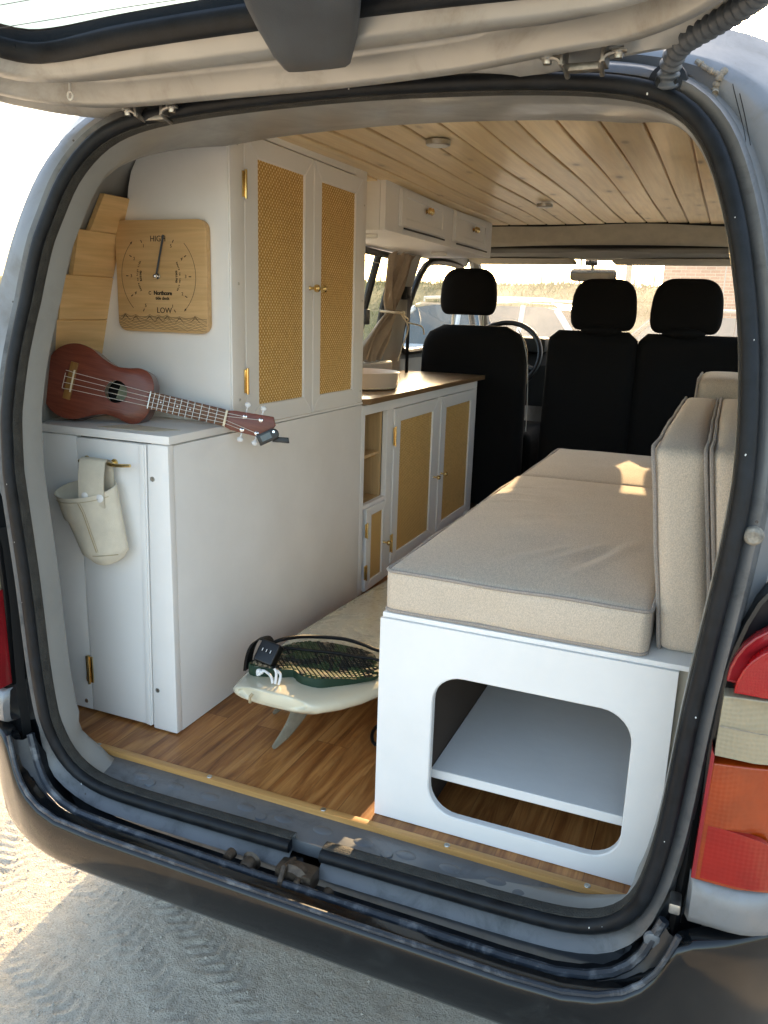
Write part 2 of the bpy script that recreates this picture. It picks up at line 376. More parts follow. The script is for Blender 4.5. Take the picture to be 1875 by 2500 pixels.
def thing(name, label, cat, loc=(0, 0, 0), group=None, matrix=None):
    o = bpy.data.objects.new(name, None); C.objects.link(o); o.empty_display_size = .05
    if matrix is not None: o.matrix_world = matrix; LOC[o.name] = Vector((0, 0, 0))
    else: o.location = loc; LOC[o.name] = Vector(loc)
    return tag(o, label, cat, group)
def copy_tree(o, parent=None):
    c = o.copy(); C.objects.link(c); c.parent = parent; LOC[c.name] = LOC[o.name]
    for ch in [x for x in bpy.data.objects if x.parent == o]: copy_tree(ch, c)
    return c
def catmull(pts, n, closed=False):
    pts = [Vector(p) for p in pts]; N = len(pts); segs = N if closed else N-1; L = []
    g = lambda i: pts[i % N] if closed else pts[max(0, min(N-1, i))]
    dens = []
    for i in range(segs):
        p0, p1, p2, p3 = g(i-1), g(i), g(i+1), g(i+2)
        for k in range(16):
            t = k/16; L.append(.5*((2*p1)+(-p0+p2)*t+(2*p0-5*p1+4*p2-p3)*t*t+(-p0+3*p1-3*p2+p3)*t**3))
    if not closed: L.append(pts[-1])
    if closed: L.append(L[0])
    d = [0]
    for a, b in zip(L, L[1:]): d.append(d[-1]+(b-a).length)
    out = []; j = 0; tot = d[-1]
    for i in range(n):
        s = tot*i/(n if closed else n-1)
        while j < len(d)-2 and d[j+1] < s: j += 1
        t = (s-d[j])/max(1e-9, d[j+1]-d[j]); out.append(L[j].lerp(L[j+1], min(1, t)))
    return out
def rrect(x0, z0, x1, z1, r, n=6):
    pts = []
    for cx, cz, a0 in ((x1-r, z1-r, 0), (x0+r, z1-r, 90), (x0+r, z0+r, 180), (x1-r, z0+r, 270)):
        for k in range(n+1):
            a = R(a0+90*k/n); pts.append((cx+r*math.cos(a), cz+r*math.sin(a)))
    return pts
def text_mesh(txt, size, bold=0.0, ext=.0004, align='CENTER', spacing=1.0):
    cu = bpy.data.curves.new('txt', 'FONT'); cu.body = txt; cu.size = size; cu.extrude = ext; cu.offset = bold; cu.align_x = align; cu.align_y = 'CENTER'
    cu.space_character = spacing; cu.resolution_u = 3
    o = bpy.data.objects.new('txt', cu); C.objects.link(o); dg = bpy.context.evaluated_depsgraph_get(); dg.update()
    me = bpy.data.meshes.new_from_object(o.evaluated_get(dg)); vs = [v.co.copy() for v in me.vertices]; fs = [tuple(p.vertices) for p in me.polygons]
    bpy.data.objects.remove(o); bpy.data.curves.remove(cu); bpy.data.meshes.remove(me); return vs, fs
def lerp(a, b, t): return a+(b-a)*t
def interp(x, xs, ys):
    if x <= xs[0]: return ys[0]
    for i in range(len(xs)-1):
        if x <= xs[i+1]: return lerp(ys[i], ys[i+1], (x-xs[i])/(xs[i+1]-xs[i]))
    return ys[-1]
def screw(mb, p, axis, r=.004):
    mb.lathe([(r, 0), (r, .0012), (r*.6, .0022), (.0001, .0022)] if axis != '-Y' else [(r, 0), (r, -.0012), (r*.6, -.0022), (.0001, -.0022)], p, 'Y' if 'Y' in axis else axis, 10)
# ================================================================== THE VAN
van = thing('camper_van', 'silver camper van seen from behind with its tailgate open and converted interior', 'van', (0, 0, GZ))
def Ys(z): return interp(z, [0, .12, .6, .7, .8, .9, 1.0, 1.05, 1.1, 1.16, 1.22, 1.4], [-.098, -.115, -.115, -.105, -.085, -.06, -.045, -.03, -.018, .005, .025, .08])
HALF = [(.03, -.002), (.2, -.002), (.36, -.001), (.45, .004), (.497, .020), (.531, .052), (.550, .102), (.566, .2), (.573, .3), (.579, .4), (.588, .5), (.597, .6), (.603, .7), (.598, .8), (.585, .9), (.562, 1.0), (.547, 1.05), (.527, 1.1), (.511, 1.13), (.486, 1.16), (.45, 1.183), (.40, 1.197), (.33, 1.207), (.2, 1.216), (0, 1.221)]
full = HALF + [(-x, z) for x, z in HALF[::-1][1:]]
full = [(x, z + (.0085*x/.4 if z < .3 else 0)*max(0, 1-z/.3)) for x, z in full]
path = catmull([(x, 0, z) for x, z in full], 200)
for _ in range(3): path = [path[0]] + [(path[i-1]+path[i]*2+path[i+1])/4 for i in range(1, len(path)-1)] + [path[-1]]
NP_ = len(path)
for p in path: p.y = Ys(p.z)
nor = []
for i in range(NP_):
    a, b = path[max(0, i-1)], path[min(NP_-1, i+1)]; t = (b-a); t.y = 0; t.normalize(); nor.append(Vector((t.z, 0, -t.x)))
nor = [n if n.dot(p-Vector((0, 0, .62))) > 0 else -n for n, p in zip(nor, path)]
def topw(p): return max(0, min(1, (p.z-1.0)/.18))*max(0, min(1, (.52-abs(p.x))/.14))
def botw(p): return max(0, min(1, (.10-p.z)/.07))
def ring(n, dy, src=None): return [p+nn*n+Vector((0, dy, 0)) for p, nn in zip(src or path, nor)]
# rubber seal (bulb + lip) around the opening
mb = MB(); prof = [(.009, .002), (.0115, -.003), (.0108, -.009), (.006, -.0128), (.000, -.0135), (-.006, -.0115), (-.0095, -.006), (-.0098, -.001), (-.009, .004), (.008, .004)]
mb.loft([ring(a, b) for a, b in prof], ring_closed=False, closed=True)
seal = mb.build('door_seal', 'rubber', van, angle=60)
# textured inner trim of the seal
mb = MB(); mb.loft([ring(-.0088, .000), ring(-.0112, .000), ring(-.0125, .004), ring(-.0125, .014), ring(-.0118, .020), ring(-.0080, .022)], ring_closed=False)
trim = mb.build('seal_trim', 'trimtape', van, angle=60)
# painted flange just inside the seal
mb = MB(); tw = [topw(p) for p in path]; bw = [botw(p) for p in path]
def flange(nS, yS, nT, yT, nB, yB, zfix=None):
    out = []
    for p, nn, t, b in zip(path, nor, tw, bw):
        n_ = nS*(1-t)*(1-b)+nT*t+nB*b; y_ = yS*(1-t)*(1-b)+yT*t+yB*b
        out.append(p+nn*n_+Vector((0, y_, 0)))
    return out
rg = [flange(-.008, .012, -.008, .012, -.008, .010), flange(-.0105, .018, -.010, .022, -.009, .016), flange(-.0125, .058, -.009, .09, .002, .022),
      flange(-.0115, .066, -.002, .17, .007, .034), flange(-.004, .070, .004, .25, .0085, .05), flange(.006, .071, .020, .31, .010, .07), flange(.05, .085, .035, .33, .014, .09), flange(.12, .12, .075, .35, .03, .10)]
mb.loft(rg, ring_closed=False); mb.build('opening_flange', 'flange', van, angle=50)
# outer lip below/around the seal and body rear panel
Eh = [(0, -.10), (.35, -.10), (.60, -.10), (.735, -.085), (.762, -.02), (.768, .08), (.768, .2), (.762, .4), (.752, .6), (.733, .75), (.708, .87), (.693, .92), (.672, .995), (.655, 1.06), (.618, 1.15), (.582, 1.192), (.535, 1.226), (.48, 1.246), (.40, 1.258), (.2, 1.263), (0, 1.265)]
Ef = Eh + [(-x, z) for x, z in Eh[::-1][1:]]
# resample E by angle-like matching: nearest in normalized arclength of sides
Ep = catmull([(x, 0, z) for x, z in Ef], 200)
def lipring(nS, yS, nB, yB, nT, yT):
    return flange(nS, yS, nT, yT, nB, yB)
mb = MB()
r0 = lipring(.010, .008, .010, .008, .010, .008); r1 = lipring(.016, .000, .019, -.006, .015, .0); r2 = lipring(.026, -.004, .034, -.020, .024, .004); r3 = lipring(.031, .004, .040, -.012, .030, .016)
r4 = lipring(.034, .020, .042, .02, .036, .03)
mb.loft([r0, r1, r2, r3, r4], ring_closed=False); mb.build('opening_lip', 'lipcol', van, angle=50)
mb = MB(); rE = []
for i, p in enumerate(path):
    # outer outline point for this station: sample E at the same height on the sides, same x on top/bottom
    q = Ep[i]; rE.append(Vector((q.x, Ys(max(0, q.z))+.05, q.z)))
for _ in range(4): rE = [rE[0]] + [(rE[i-1]+rE[i]*2+rE[i+1])/4 for i in range(1, NP_-1)] + [rE[-1]]
rA = [a.lerp(e, .12)+Vector((0, .012, 0)) for a, e in zip(r4, rE)]
rB = [a.lerp(e, .45)+Vector((0, -.012, 0)) for a, e in zip(r4, rE)]
rC = [a.lerp(e, .80)+Vector((0, -.020, 0)) for a, e in zip(r4, rE)]
rD = [e+Vector((0, -.006, 0)) for e in rE]
# exterior shell sections running forward
S1 = [(0, -.30), (.40, -.30), (.70, -.30), (.84, -.27), (.868, -.05), (.872, .08), (.874, .2), (.872, .4), (.862, .6), (.842, .75), (.818, .87), (.806, .93), (.785, 1.02), (.76, 1.10), (.72, 1.19), (.68, 1.24), (.62, 1.285), (.55, 1.318), (.45, 1.338), (.25, 1.35), (0, 1.355)]
S1f = [(x, 0, z) for x, z in S1]; S1f = S1f + [(-x, 0, z) for x, _, z in S1f[::-1][1:]]
Sp = catmull(S1f, 200)
def sect(y, k=1.0, zc=0): return [Vector((q.x*k, y, q.z+zc)) for q in Sp]
T1 = [e.lerp(s, .55)+Vector((0, .0, 0)) for e, s in zip(rE, sect(.16))]
for t_ in T1: t_.y = max(t_.y, .10)
ys_ = [.36, .7, 1.0, 1.18, 2.06, 2.28, 2.42, 3.02]
rings = [r4, rA, rB, rC, rD, T1] + [sect(y) for y in ys_]
n = NP_; vs = [p for r_ in rings for p in r_]; fs = []
WIN = {(3, 'L'), (3, 'R'), (5, 'L'), (6, 'L'), (5, 'R'), (6, 'R')}
for i in range(len(rings)-1):
    for k in range(n-1):
        c4 = (vs[i*n+k]+vs[i*n+k+1]+vs[(i+1)*n+k]+vs[(i+1)*n+k+1])/4
        side = 'R' if c4.x > 0 else 'L'
        if i >= 6 and (i-6, side) in WIN and .71 < c4.z < 1.135 and abs(c4.x) > .6: continue
        if i >= 6 and (i-6) == 6 and c4.z > 2: continue
        fs.append((i*n+k, i*n+k+1, (i+1)*n+k+1, (i+1)*n+k))
mb = MB().add(vs, fs); body = mb.build('body_shell', 'body', van, angle=50); body_mb = mb
# lower shell ahead of the doors, bonnet and cowl
mb = MB(); low = [i for i in range(n) if Sp[i].z < .72]
half1 = [i for i in low if i < n//2]; half2 = [i for i in low if i > n//2]
for hh in (half1, half2): mb.loft([[Vector((Sp[i].x*kx, y, Sp[i].z*kz)) for i in hh] for y, kx, kz in ((3.02, 1, 1), (3.6, 1, 1), (4.1, .96, .86), (4.45, .86, .7))], ring_closed=False)
mb.loft([[Vector((x, y, z-.05*(abs(x)/.8)**2)) for x in [-.86, -.6, -.3, 0, .3, .6, .86]] for y, z in ((3.72, .74), (3.95, .69), (4.3, .58), (4.5, .40), (4.52, -.1))], ring_closed=False)
mb.build('front_shell', 'body', van)
# A pillars
for s_ in (-1, 1):
    mb = MB(); mb.tube([(s_*.70, 2.96, 1.23), (s_*.745, 3.3, 1.03), (s_*.79, 3.62, .80), (s_*.80, 3.75, .70)], .032, 8); mb.build('windscreen_pillar', 'greytrim', van)
mb = MB(); mb.loft([[Vector((x, 2.98+.04*(1-(x/.7)**2), 1.205)), Vector((x, 3.72+.10*(1-(x/.75)**2), .74))] for x in [-.74, -.5, -.25, 0, .25, .5, .74]], ring_closed=False)
mb.build('windscreen', 'windscreen', van)
mb = MB(); mb.loft([[Vector((x, 2.97+.04*(1-(x/.7)**2), 1.200)), Vector((x, 2.99+.04*(1-(x/.7)**2), 1.25)), Vector((x, 2.99, 1.345-.05*(x/.7)**2)), Vector((x, 2.6, 1.35-.05*(x/.7)**2))] for x in [-.76, -.6, -.4, -.2, 0, .2, .4, .6, .76]], ring_closed=False); mb.build('roof_front_edge', 'body', van)
# sill plate, dimples and rear edge
mb = MB(); mb.box(-.53, -.080, -.03, .53, .015, -.0045, .003)
plate = mb.build('sill_plate', 'sill', van)
mb = MB()
for k in range(11):
    x = -.40+.08*k; mb.sphere((x, -.036, -.0062), .021, (1, .62, .195), 16)
mb.build_split('sill_dimple', 'sill', plate)
mb = MB()
for x in (-.37, -.12, .13, .36, .47): mb.lathe([(.011, 0), (.010, .003), (.004, .004), (.0001, .003)], (x, -.050, -.0045), 'Z', 14)
mb.build_split('sill_rivet', 'sill', plate)
# striker / lock at the middle of the sill
mb = MB(); mb.lathe([(.030, .0), (.031, -.012), (.022, -.02), (.0001, -.02)], (0, -.132, -.032), 'Y', 18); mb.box(-.034, -.150, -.045, .036, -.115, -.012, .006)
mb.tube([(-.012, -.118, -.012), (-.014, -.150, -.006), (-.012, -.168, -.02), (-.008, -.168, -.04)], .005, 8)
mb.tube([(.014, -.118, -.018), (.014, -.158, -.02), (.020, -.160, -.045)], .006, 8); mb.sphere((.026, -.156, -.035), .012)
lk = mb.build('tailgate_striker', 'rusty', van); 
mb = MB(); mb.lathe([(.0001, -.006), (.010, -.006), (.013, 0), (.013, .014), (.018, .018)], (-.088, -.150, -.030), 'Y', 12); mb.lathe([(.0001, -.004), (.008, -.004), (.010, .014)], (-.128, -.146, -.026), 'Y', 10); mb.lathe([(.0001, -.004), (.007, -.004), (.010, .012)], (.062, -.146, -.040), 'Y', 10)
mb.build_split('striker_bolt', 'rusty', lk)
# bumper -----------------------------------------------------------
def plan(x): a = max(0, abs(x)-.42); return -.208+1.15*a*a+ (4.0*(max(0, abs(x)-.68))**2)
BX = [-.872, -.86, -.83, -.78, -.72, -.66, -.62, -.600, -.590, -.578, -.562, -.54, -.505, -.46, -.38, -.25, -.1, 0, .1, .25, .38, .46, .505, .54, .562, .578, .590, .600, .62, .66, .72, .78, .83, .86, .872]
def tz(x):
    a = abs(x); z = interp(a, [0, .44, .505, .54, .562, .578, .590, .600, .62, .88], [-.020, -.018, -.008, .004, .020, .040, .066, .088, .095, .100]); return z
mb = MB(); rr_ = []
for dz, dy, kz in ((0, .030, 1), (0.0, .006, 1), (-.003, .0, 1), (-.010, -.004, .98), (-.028, -.005, .9), (-.045, -.004, .7), (-.068, .0, .4), (-.088, .005, .1), (-.098, .011, 0), (-.102, .022, 0), (-.10, .05, 0), (-.08, .09, 0)):
    row = []
    for x in BX:
        z = lerp(-.014, tz(x), kz)+dz; yy = plan(x)+dy
        if abs(x) > .85: yy = plan(x)+dy+.3*(abs(x)-.85)
        row.append(Vector((x, yy, z)))
    rr_.append(row)
mb.loft(rr_, ring_closed=False)
for s_ in (-1, 1):   # bumper wrap along the sides
    mb.loft([[Vector((s_*.872, plan(.872)+.01, .118)), Vector((s_*.885, plan(.872)+.01, .04)), Vector((s_*.876, plan(.872)+.02, -.11))], [Vector((s_*.885, .5, .118)), Vector((s_*.9, .5, .04)), Vector((s_*.885, .5, -.11))]], ring_closed=False)
bump_ = mb.build('rear_bumper', 'bumper', van, angle=55)
# step tray behind the bumper face with raised ribs (the notch where the tailgate shuts)
def tray(inset, lift, yoff, xs): 
    out = []
    for x in xs:
        a = abs(x); k = 1-inset/.6
        zz = interp(a/k, [0, .44, .505, .54, .562, .578, .590, .600], [-.020, -.018, -.008, .004, .020, .040, .068, .100])+lift
        out.append(Vector((x, plan(x)+yoff, zz)))
    return out
xs_ = [x for x in BX if abs(x) <= .601]
def scl(k): return [x*k for x in xs_]
mb = MB(); mb.loft([tray(0, -.001, .008, scl(1)), tray(.004, -.012, .016, scl(.995)), tray(.014, -.016, .030, scl(.98)), tray(.02, -.012, .038, scl(.97))], ring_closed=False)
mb.loft([tray(.028, -.010, .050, scl(.955)), tray(.034, -.030, .056, scl(.945)), tray(.04, -.055, .07, scl(.935)), tray(.04, -.075, .10, scl(.93)), tray(.04, -.06, .125, scl(.93))], ring_closed=False)
mb.build('bumper_step', 'channel', bump_, angle=40)
mb = MB()
mb.tube(tray(.022, -.006, .044, scl(.966)), .0075, 8)
mb.build('bumper_rib', 'ribwear', bump_)
mb = MB(); mb.tube([p+Vector((0, .004, .001)) for p in tray(0, .0, .0, scl(1))], .0045, 8); mb.build('bumper_rib', 'ribwear', bump_)
# dark strip between lip and tray
mb = MB()
a_ = [p+nn*.041+Vector((0, .005, 0)) for p, nn in zip(path, nor)]; sel = [i for i, p in enumerate(path) if p.z < .12]
runs = [[i for i in sel if i < NP_//2], [i for i in sel if i > NP_//2]]
for run in runs: mb.loft([[a_[i] for i in run], [a_[i]+nor[i]*.02+Vector((0, .03, 0)) for i in run], [a_[i]+nor[i]*.05+Vector((0, .02, 0)) for i in run]], ring_closed=False)
mb.build('channel_liner', 'channel', van)

# wiper-jet plug, bolts and small marks on the right pillar
mb = MB(); mb.lathe([(.0001, -.004), (.007, -.005), (.0095, -.003), (.011, .0), (.0125, .006)], (.622, -.118, .648), 'Y', 20); mb.build('rubber_buffer', 'bead', van)
mb = MB(); mb.lathe([(.0001, -.002), (.008, -.003), (.012, -.001), (.0135, .004)], (.569, -.143, .062), 'Y', 20); mb.build('blanking_plug', 'sill', van)
mb = MB(); mb.box(.583, -.150, .118, .598, -.12, .134, .003); mb.build('bolt_head', 'screw', van)
# tail lamps ------------------------------------------------------
def lamp(sx, sh):
    X = lambda x: sx*x+sh
    def lens_block(pts, y, name, mat, par, th=.03, bev=.006):
        m_ = MB()
        # curved slab: grid inside the outline by slicing columns
        m_.prism([(X(a), b) for a, b in pts], 1, y+th, y, bev, 3)
        # wrap towards the side
        for i, p in enumerate(m_.v):
            a = max(0, sx*(p.x-sh)-.66); p.y += a*a*7
        return m_.build(name, mat, par)
    hous = [(.607, .172), (.604, .35), (.610, .46), (.617, .50), (.626, .535), (.637, .565), (.648, .583), (.662, .592), (.69, .594), (.72, .594), (.76, .592), (.79, .56), (.80, .172), (.76, .172), (.72, .172), (.68, .172), (.64, .172)]
    m_ = MB(); m_.prism([(X(a), b) for a, b in hous], 1, -.06, -.118, .006, 2)
    for p in m_.v: a = max(0, sx*(p.x-sh)-.66); p.y += a*a*7
    lp = m_.build('tail_lamp', 'blackplastic', van)
    arc = lambda x0, z0, x1, z1, n_=8: [(x1-(x1-x0)*math.cos(k/n_*PI/2), z0+(z1-z0)*math.sin(k/n_*PI/2)) for k in range(n_+1)]
    def cols(outl):  # densify horizontally so the wrap bends
        return outl
    red = arc(.614, .462, .70, .553)+[(.735, .555), (.77, .555), (.795, .54), (.795, .50), (.795, .462), (.75, .462), (.70, .462), (.66, .462)]
    lens_block(red, -.137, 'red_lens', 'redrim', lp, .02, .003)
    red2 = arc(.624, .452, .71, .534)+[(.74, .536), (.77, .536), (.79, .52), (.792, .48), (.79, .452), (.75, .452), (.70, .452), (.66, .452)]
    lens_block(red2, -.1455, 'red_lens', 'red', lp, .03, .0025)
    lens_block([(.612, .362), (.6135, .446), (.66, .449), (.70, .449), (.75, .449), (.792, .449), (.795, .362), (.75, .362), (.70, .362), (.66, .362)], -.1450, 'clear_lens', 'clear', lp, .03, .0018)
    lens_block([(.608, .178), (.612, .352), (.66, .357), (.70, .357), (.75, .357), (.795, .357), (.795, .178), (.75, .178), (.70, .178), (.66, .178)], -.146, 'amber_lens', 'amber' if sx > 0 else 'red', lp, .034, .0025)
    lens_block([(.605, .180), (.6085, .372), (.613, .362), (.6105, .180)], -.1475, 'lens_edge', 'redrim', lp, .03, .001)
    if sx > 0: lens_block([(.616, .183), (.617, .262), (.640, .262), (.66, .260), (.68, .256), (.695, .248), (.702, .236), (.703, .183), (.68, .183), (.66, .183), (.64, .183)], -.14645, 'red_reflector', 'redglow', lp, .01, .0003)
    m_ = MB(); m_.lathe([(.012, .0), (.012, -.004), (.008, -.006), (.006, -.004), (.0001, -.004)], (X(.668), -.1185, .572), 'Y', 18); m_.build('lamp_screw', 'blackplastic', lp)
    m_ = MB(); m_.loft([[Vector((X(x), -.1462-.0008+max(0, x-.66)**2*7, z)) for x in (.614, .64, .66, .69, .72, .75, .78)] for z in (.4045, .4060)], ring_closed=False); m_.build('lens_division', 'bead', lp)
    # painted corner panel under the lamp
    m_ = MB(); rows = []
    for z, dy in ((.172, -.128), (.168, -.137), (.14, -.141), (.118, -.142), (.108, -.140), (.103, -.132), (.10, -.10)):
        rows.append([Vector((X(x), dy+max(0, x-.66)**2*7+(.012 if x < .609 else 0), z)) for x in (.604, .609, .63, .645, .66, .675, .69, .705, .72, .735, .75, .765, .78, .80)])
    m_.loft(rows, ring_closed=False); m_.build('corner_panel', 'body', van, angle=60)
    # black strip standing for the shaded gap next to the lamp
    m_ = MB(); m_.loft([[Vector((X(a-.011), y, z)), Vector((X(a-.004), y-.016, z)), Vector((X(a+.003), y-.004, z))] for a, y, z in ((.597, -.098, .06), (.603, -.098, .18), (.602, -.098, .35), (.608, -.098, .45), (.616, -.098, .49))], ring_closed=False)
    m_.build('lamp_gap_shade', 'matteblack', van)
lamp(1, 0); lamp(-1, -.030)

# tailgate --------------------------------------------------------
TH = math.atan(.2)
tg = thing_local = None
def tp(x, a, h=0.0):
    """point on the open tailgate: a = distance out from the hinge line, h = below (+) its inner face"""
    cy, sz = math.cos(TH), math.sin(TH); bow = .010*(x/.6)**2
    return Vector((x, -.02-a*cy-h*sz*0 , 1.226+a*sz-h-bow))
OL = [(-.0, -.075), (-.2, -.074), (-.36, -.070), (-.44, -.062), (-.497, -.045), (-.545, -.020), (-.58, .008), (-.61, .035), (-.645, .09), (-.665, .17), (-.675, .30), (-.68, .6), (-.675, .95), (-.64, 1.08), (-.5, 1.15), (0, 1.17)]
OR = [(0, -.075), (.2, -.055), (.30, -.030), (.376, -.006), (.43, .008), (.468, .016), (.492, .028), (.515, .045), (.548, .075), (.58, .12), (.612, .19), (.64, .30), (.665, .6), (.67, .95), (.64, 1.08), (.5, 1.15), (0, 1.17)]
outl = catmull([(x, a, 0) for x, a in OL[::-1][:-1]+OR[:-1]], 160, closed=True)
GL = [(-.0, .165), (-.25, .158), (-.38, .150), (-.435, .158), (-.47, .195), (-.495, .26), (-.51, .45), (-.46, .66), (-.3, .69), (0, .70), (.3, .69), (.46, .66), (.51, .45), (.495, .27), (.465, .21), (.42, .175), (.36, .168), (.2, .168)]
gout = catmull([(x, a, 0) for x, a in GL], 160, closed=True)
# match start points: both loops reordered by angle round (0,.45)
def byang(L):
    cx, cy = 0, .42; k = min(range(len(L)), key=lambda i: abs(math.atan2(L[i].y-cy, L[i].x-cx)+PI/2)); L = L[k:]+L[:k]
    A = sum(L[i].x*L[(i+1) % len(L)].y-L[(i+1) % len(L)].x*L[i].y for i in range(len(L)))
    return L if A > 0 else [L[0]]+L[1:][::-1]
outl = byang(outl); gout = byang(gout)
def blend(t, h): return [tp(*(o.lerp(g, t).xy), h) for o, g in zip(outl, gout)]
mb = MB()
mb.loft([blend(0, -.030), blend(-.012, -.018), blend(-.010, -.006), blend(0, 0), blend(.05, .002), blend(.09, -.010), blend(.20, -.026), blend(.27, -.026), blend(.285, -.022), blend(.325, .014), blend(.335, .017), blend(.40, .018), blend(.41, .015), blend(.425, -.010), blend(.435, -.016), blend(.50, -.016), blend(.58, -.012), blend(.60, -.006), blend(.66, .002), blend(.72, .002), blend(.735, .006), blend(.77, .022), blend(.78, .024), blend(.88, .024), blend(.90, .020), blend(.93, -.002), blend(.98, -.006)], ring_closed=True)
tail = mb.build('tailgate', 'tailgatepaint', van, angle=60)
mb = MB(); mb.loft([blend(.98, -.034), blend(.6, -.052), blend(.2, -.050), blend(.0, -.040), blend(-.014, -.028)], ring_closed=True); mb.build('outer_skin', 'body', tail, angle=60)
mb = MB(); mb.loft([blend(.965, .006), blend(.975, .012), blend(1.01, .013), blend(1.035, .008), blend(1.045, .0), blend(1.04, -.01), blend(1.0, -.03)], ring_closed=True); mb.build('glass_seal', 'rubber', tail, angle=60)
mb = MB(); cc = tp(0, .42, -.012); g_ = blend(1.05, -.012); mb.add([cc]+g_, [(0, i+1, (i+1) % len(g_)+1) for i in range(len(g_))]); mb.build('rear_glass', 'hatchglass', tail)
mb = MB()
for k in range(9):
    a = .205+.045*k; mb.tube([tp(x, a+(.0), -.010) for x in (-.45, -.2, .1, .45)], .0005, 4)
mb.build('demister_wire', 'coverplastic', tail)
mb = MB()
mb.tube([tp(-.56, .21, -.0), tp(-.47, .172, -.004), tp(-.44, .168, -.004)], .004, 8); mb.build('demister_terminal', 'rubber', tail)
# dark cover box in the middle of the tailgate rail
rows = []
for a, w, hh in ((.060, .044, -.01), (.078, .047, .022), (.100, .053, .036), (.14, .062, .040), (.20, .071, .041), (.25, .077, .040), (.30, .080, .036), (.34, .080, .02), (.35, .08, -.01)):
    row = []; c_ = .018+.37*(a-.105)
    for u, f_ in ((-1, 0), (-1, .55), (-.93, .86), (-.8, .97), (-.4, 1), (0, 1), (.4, 1), (.8, .97), (.93, .86), (1, .55), (1, 0)): row.append(tp(c_+w*u, a, hh*f_))
    rows.append(row)
mb = MB(); mb.loft(rows, ring_closed=False, caps=False); mb.build('brake_light_cover', 'coverplastic', tail, angle=50)
# clear plastic hook hanging from the rail
p0 = tp(-.43, .075, .004); mb = MB(); mb.tube([p0, p0+Vector((0, 0, -.012))], .0016, 6); mb.tube([p0+Vector((.005*math.sin(t), 0, -.018-.006*math.cos(t)*-1)) for t in [k*PI/6 for k in range(12)]], .0016, 6, closed=True); mb.build('plastic_hook', 'plastic_white', tail)
# hinges
for hx, ha in ((-.350, -.03), (.354, .020)):
    mb = MB(); b0 = tp(hx, ha, .0)
    for s_ in (-1, 1):
        x = hx+s_*.026
        mb.tube([b0+Vector((s_*.050, -.012, -.004)), b0+Vector((s_*.030, -.016, -.010)), b0+Vector((s_*.024, -.014, -.016)), b0+Vector((s_*.022, .000, -.020)), b0+Vector((s_*.022, .015, -.024))], .0036, 8)
        mb.box(x-.003 if s_ < 0 else x-.003, b0.y-.018, b0.z-.018, x+.003, b0.y+.02, b0.z+.004, .002)
    mb.box(hx-.024, b0.y-.002, b0.z-.022, hx+.024, b0.y+.014, b0.z-.012, .003)
    h_ = mb.build('tailgate_hinge', 'hinge_steel', van)
    mb = MB()
    for s_ in (-1, 1): mb.lathe([(.0001, -.009), (.0055, -.009), (.006, -.003), (.010, -.002), (.010, .001)], b0+Vector((s_*.044, -.012, -.006)), 'Z', 14)
    mb.build_split('hinge_bolt', 'steel', h_)
# corrugated cable conduit, right
mb = MB(); cp = catmull([(.453, .01, 1.190), (.456, -.004, 1.212), (.470, -.035, 1.226), (.505, -.075, 1.232), (.542, -.118, 1.238), (.57, -.17, 1.25), (.585, -.25, 1.27)], 120)
mb.tube(cp, lambda t: .0125+.0022*math.sin(t*2*PI*26), 14); cond = mb.build('cable_conduit', 'coverplastic', van, angle=80)
mb = MB(); mb.lathe([(.0001, -.012), (.013, -.012), (.015, -.004), (.024, .0), (.026, .008)], (.452, .012, 1.196), 'Y', 24, None); mb.build('conduit_grommet', 'rubber', cond)

# seam sealer, panel creases and chips on the rear pillars
bvh = BVHTree.FromPolygons([tuple(p) for p in body_mb.v], body_mb.f)
def on_body(u, v, lift=.0):
    d = (AX[0]*((u-937.5)/FPX)-AX[1]*((v-1250)/FPX)+AX[2]).normalized(); h = bvh.ray_cast(CAM, d)
    if h[0] is None: return None
    nn = h[1] if h[1].dot(d) < 0 else -h[1]; return h[0]+nn*lift
def surf_line(pts, r, name, mat, amp=.0, n_=40, par=body):
    P = [on_body(p.x, p.y, r*.3) for p in catmull([(a, b, 0) for a, b in pts], n_)]; P = [p for p in P if p is not None]
    if len(P) > 3:
        m_ = MB(); m_.tube(P, lambda t: r*(1+amp*noise.noise(Vector((t*23, r*900, 0)))+amp*.8*noise.noise(Vector((t*61, 3, 0)))), 8); m_.build(name, mat, par)
surf_line([(1770, 172), (1752, 200), (1742, 250), (1750, 300), (1766, 330)], .0042, 'seam_sealer', 'bead', .75, 70)
surf_line([(1700, 150), (1730, 172), (1762, 186)], .0034, 'seam_sealer', 'bead', .6)
surf_line([(1789, 205), (1797, 240), (1812, 300), (1820, 345), (1812, 352)], .0005, 'panel_crease', 'matteblack')
surf_line([(1806, 228), (1820, 290), (1832, 355)], .0005, 'panel_crease', 'matteblack')
surf_line([(1792, 388), (1810, 382), (1828, 378)], .0016, 'panel_crease', 'bead', .5)
surf_line([(1822, 400), (1832, 480), (1846, 600), (1856, 760)], .0016, 'seam_sealer', 'bead', .9, 90)
surf_line([(140, 470), (118, 520), (80, 640), (52, 740)], .0009, 'panel_crease', 'bead', .4, 50)
random.seed(3)
for (u, v, k) in ((176, 395, 9), (160, 420, 8), (190, 360, 7), (98, 560, 6), (1790, 560, 4), (1800, 700, 4), (1715, 160, 6)):
    P = []
    for q in range(14):
        a = 2*PI*q/14; rr = k*random.uniform(.35, 1.25); p = on_body(u+rr*.7*math.cos(a), v+rr*1.5*math.sin(a), .0006)
        if p is None: break
        P.append(p)
    if len(P) == 14: c_ = sum(P, Vector())/14; MB().add([c_]+P, [(0, i+1, (i+1) % 14+1) for i in range(14)]).build('paint_chip', 'chip', body)
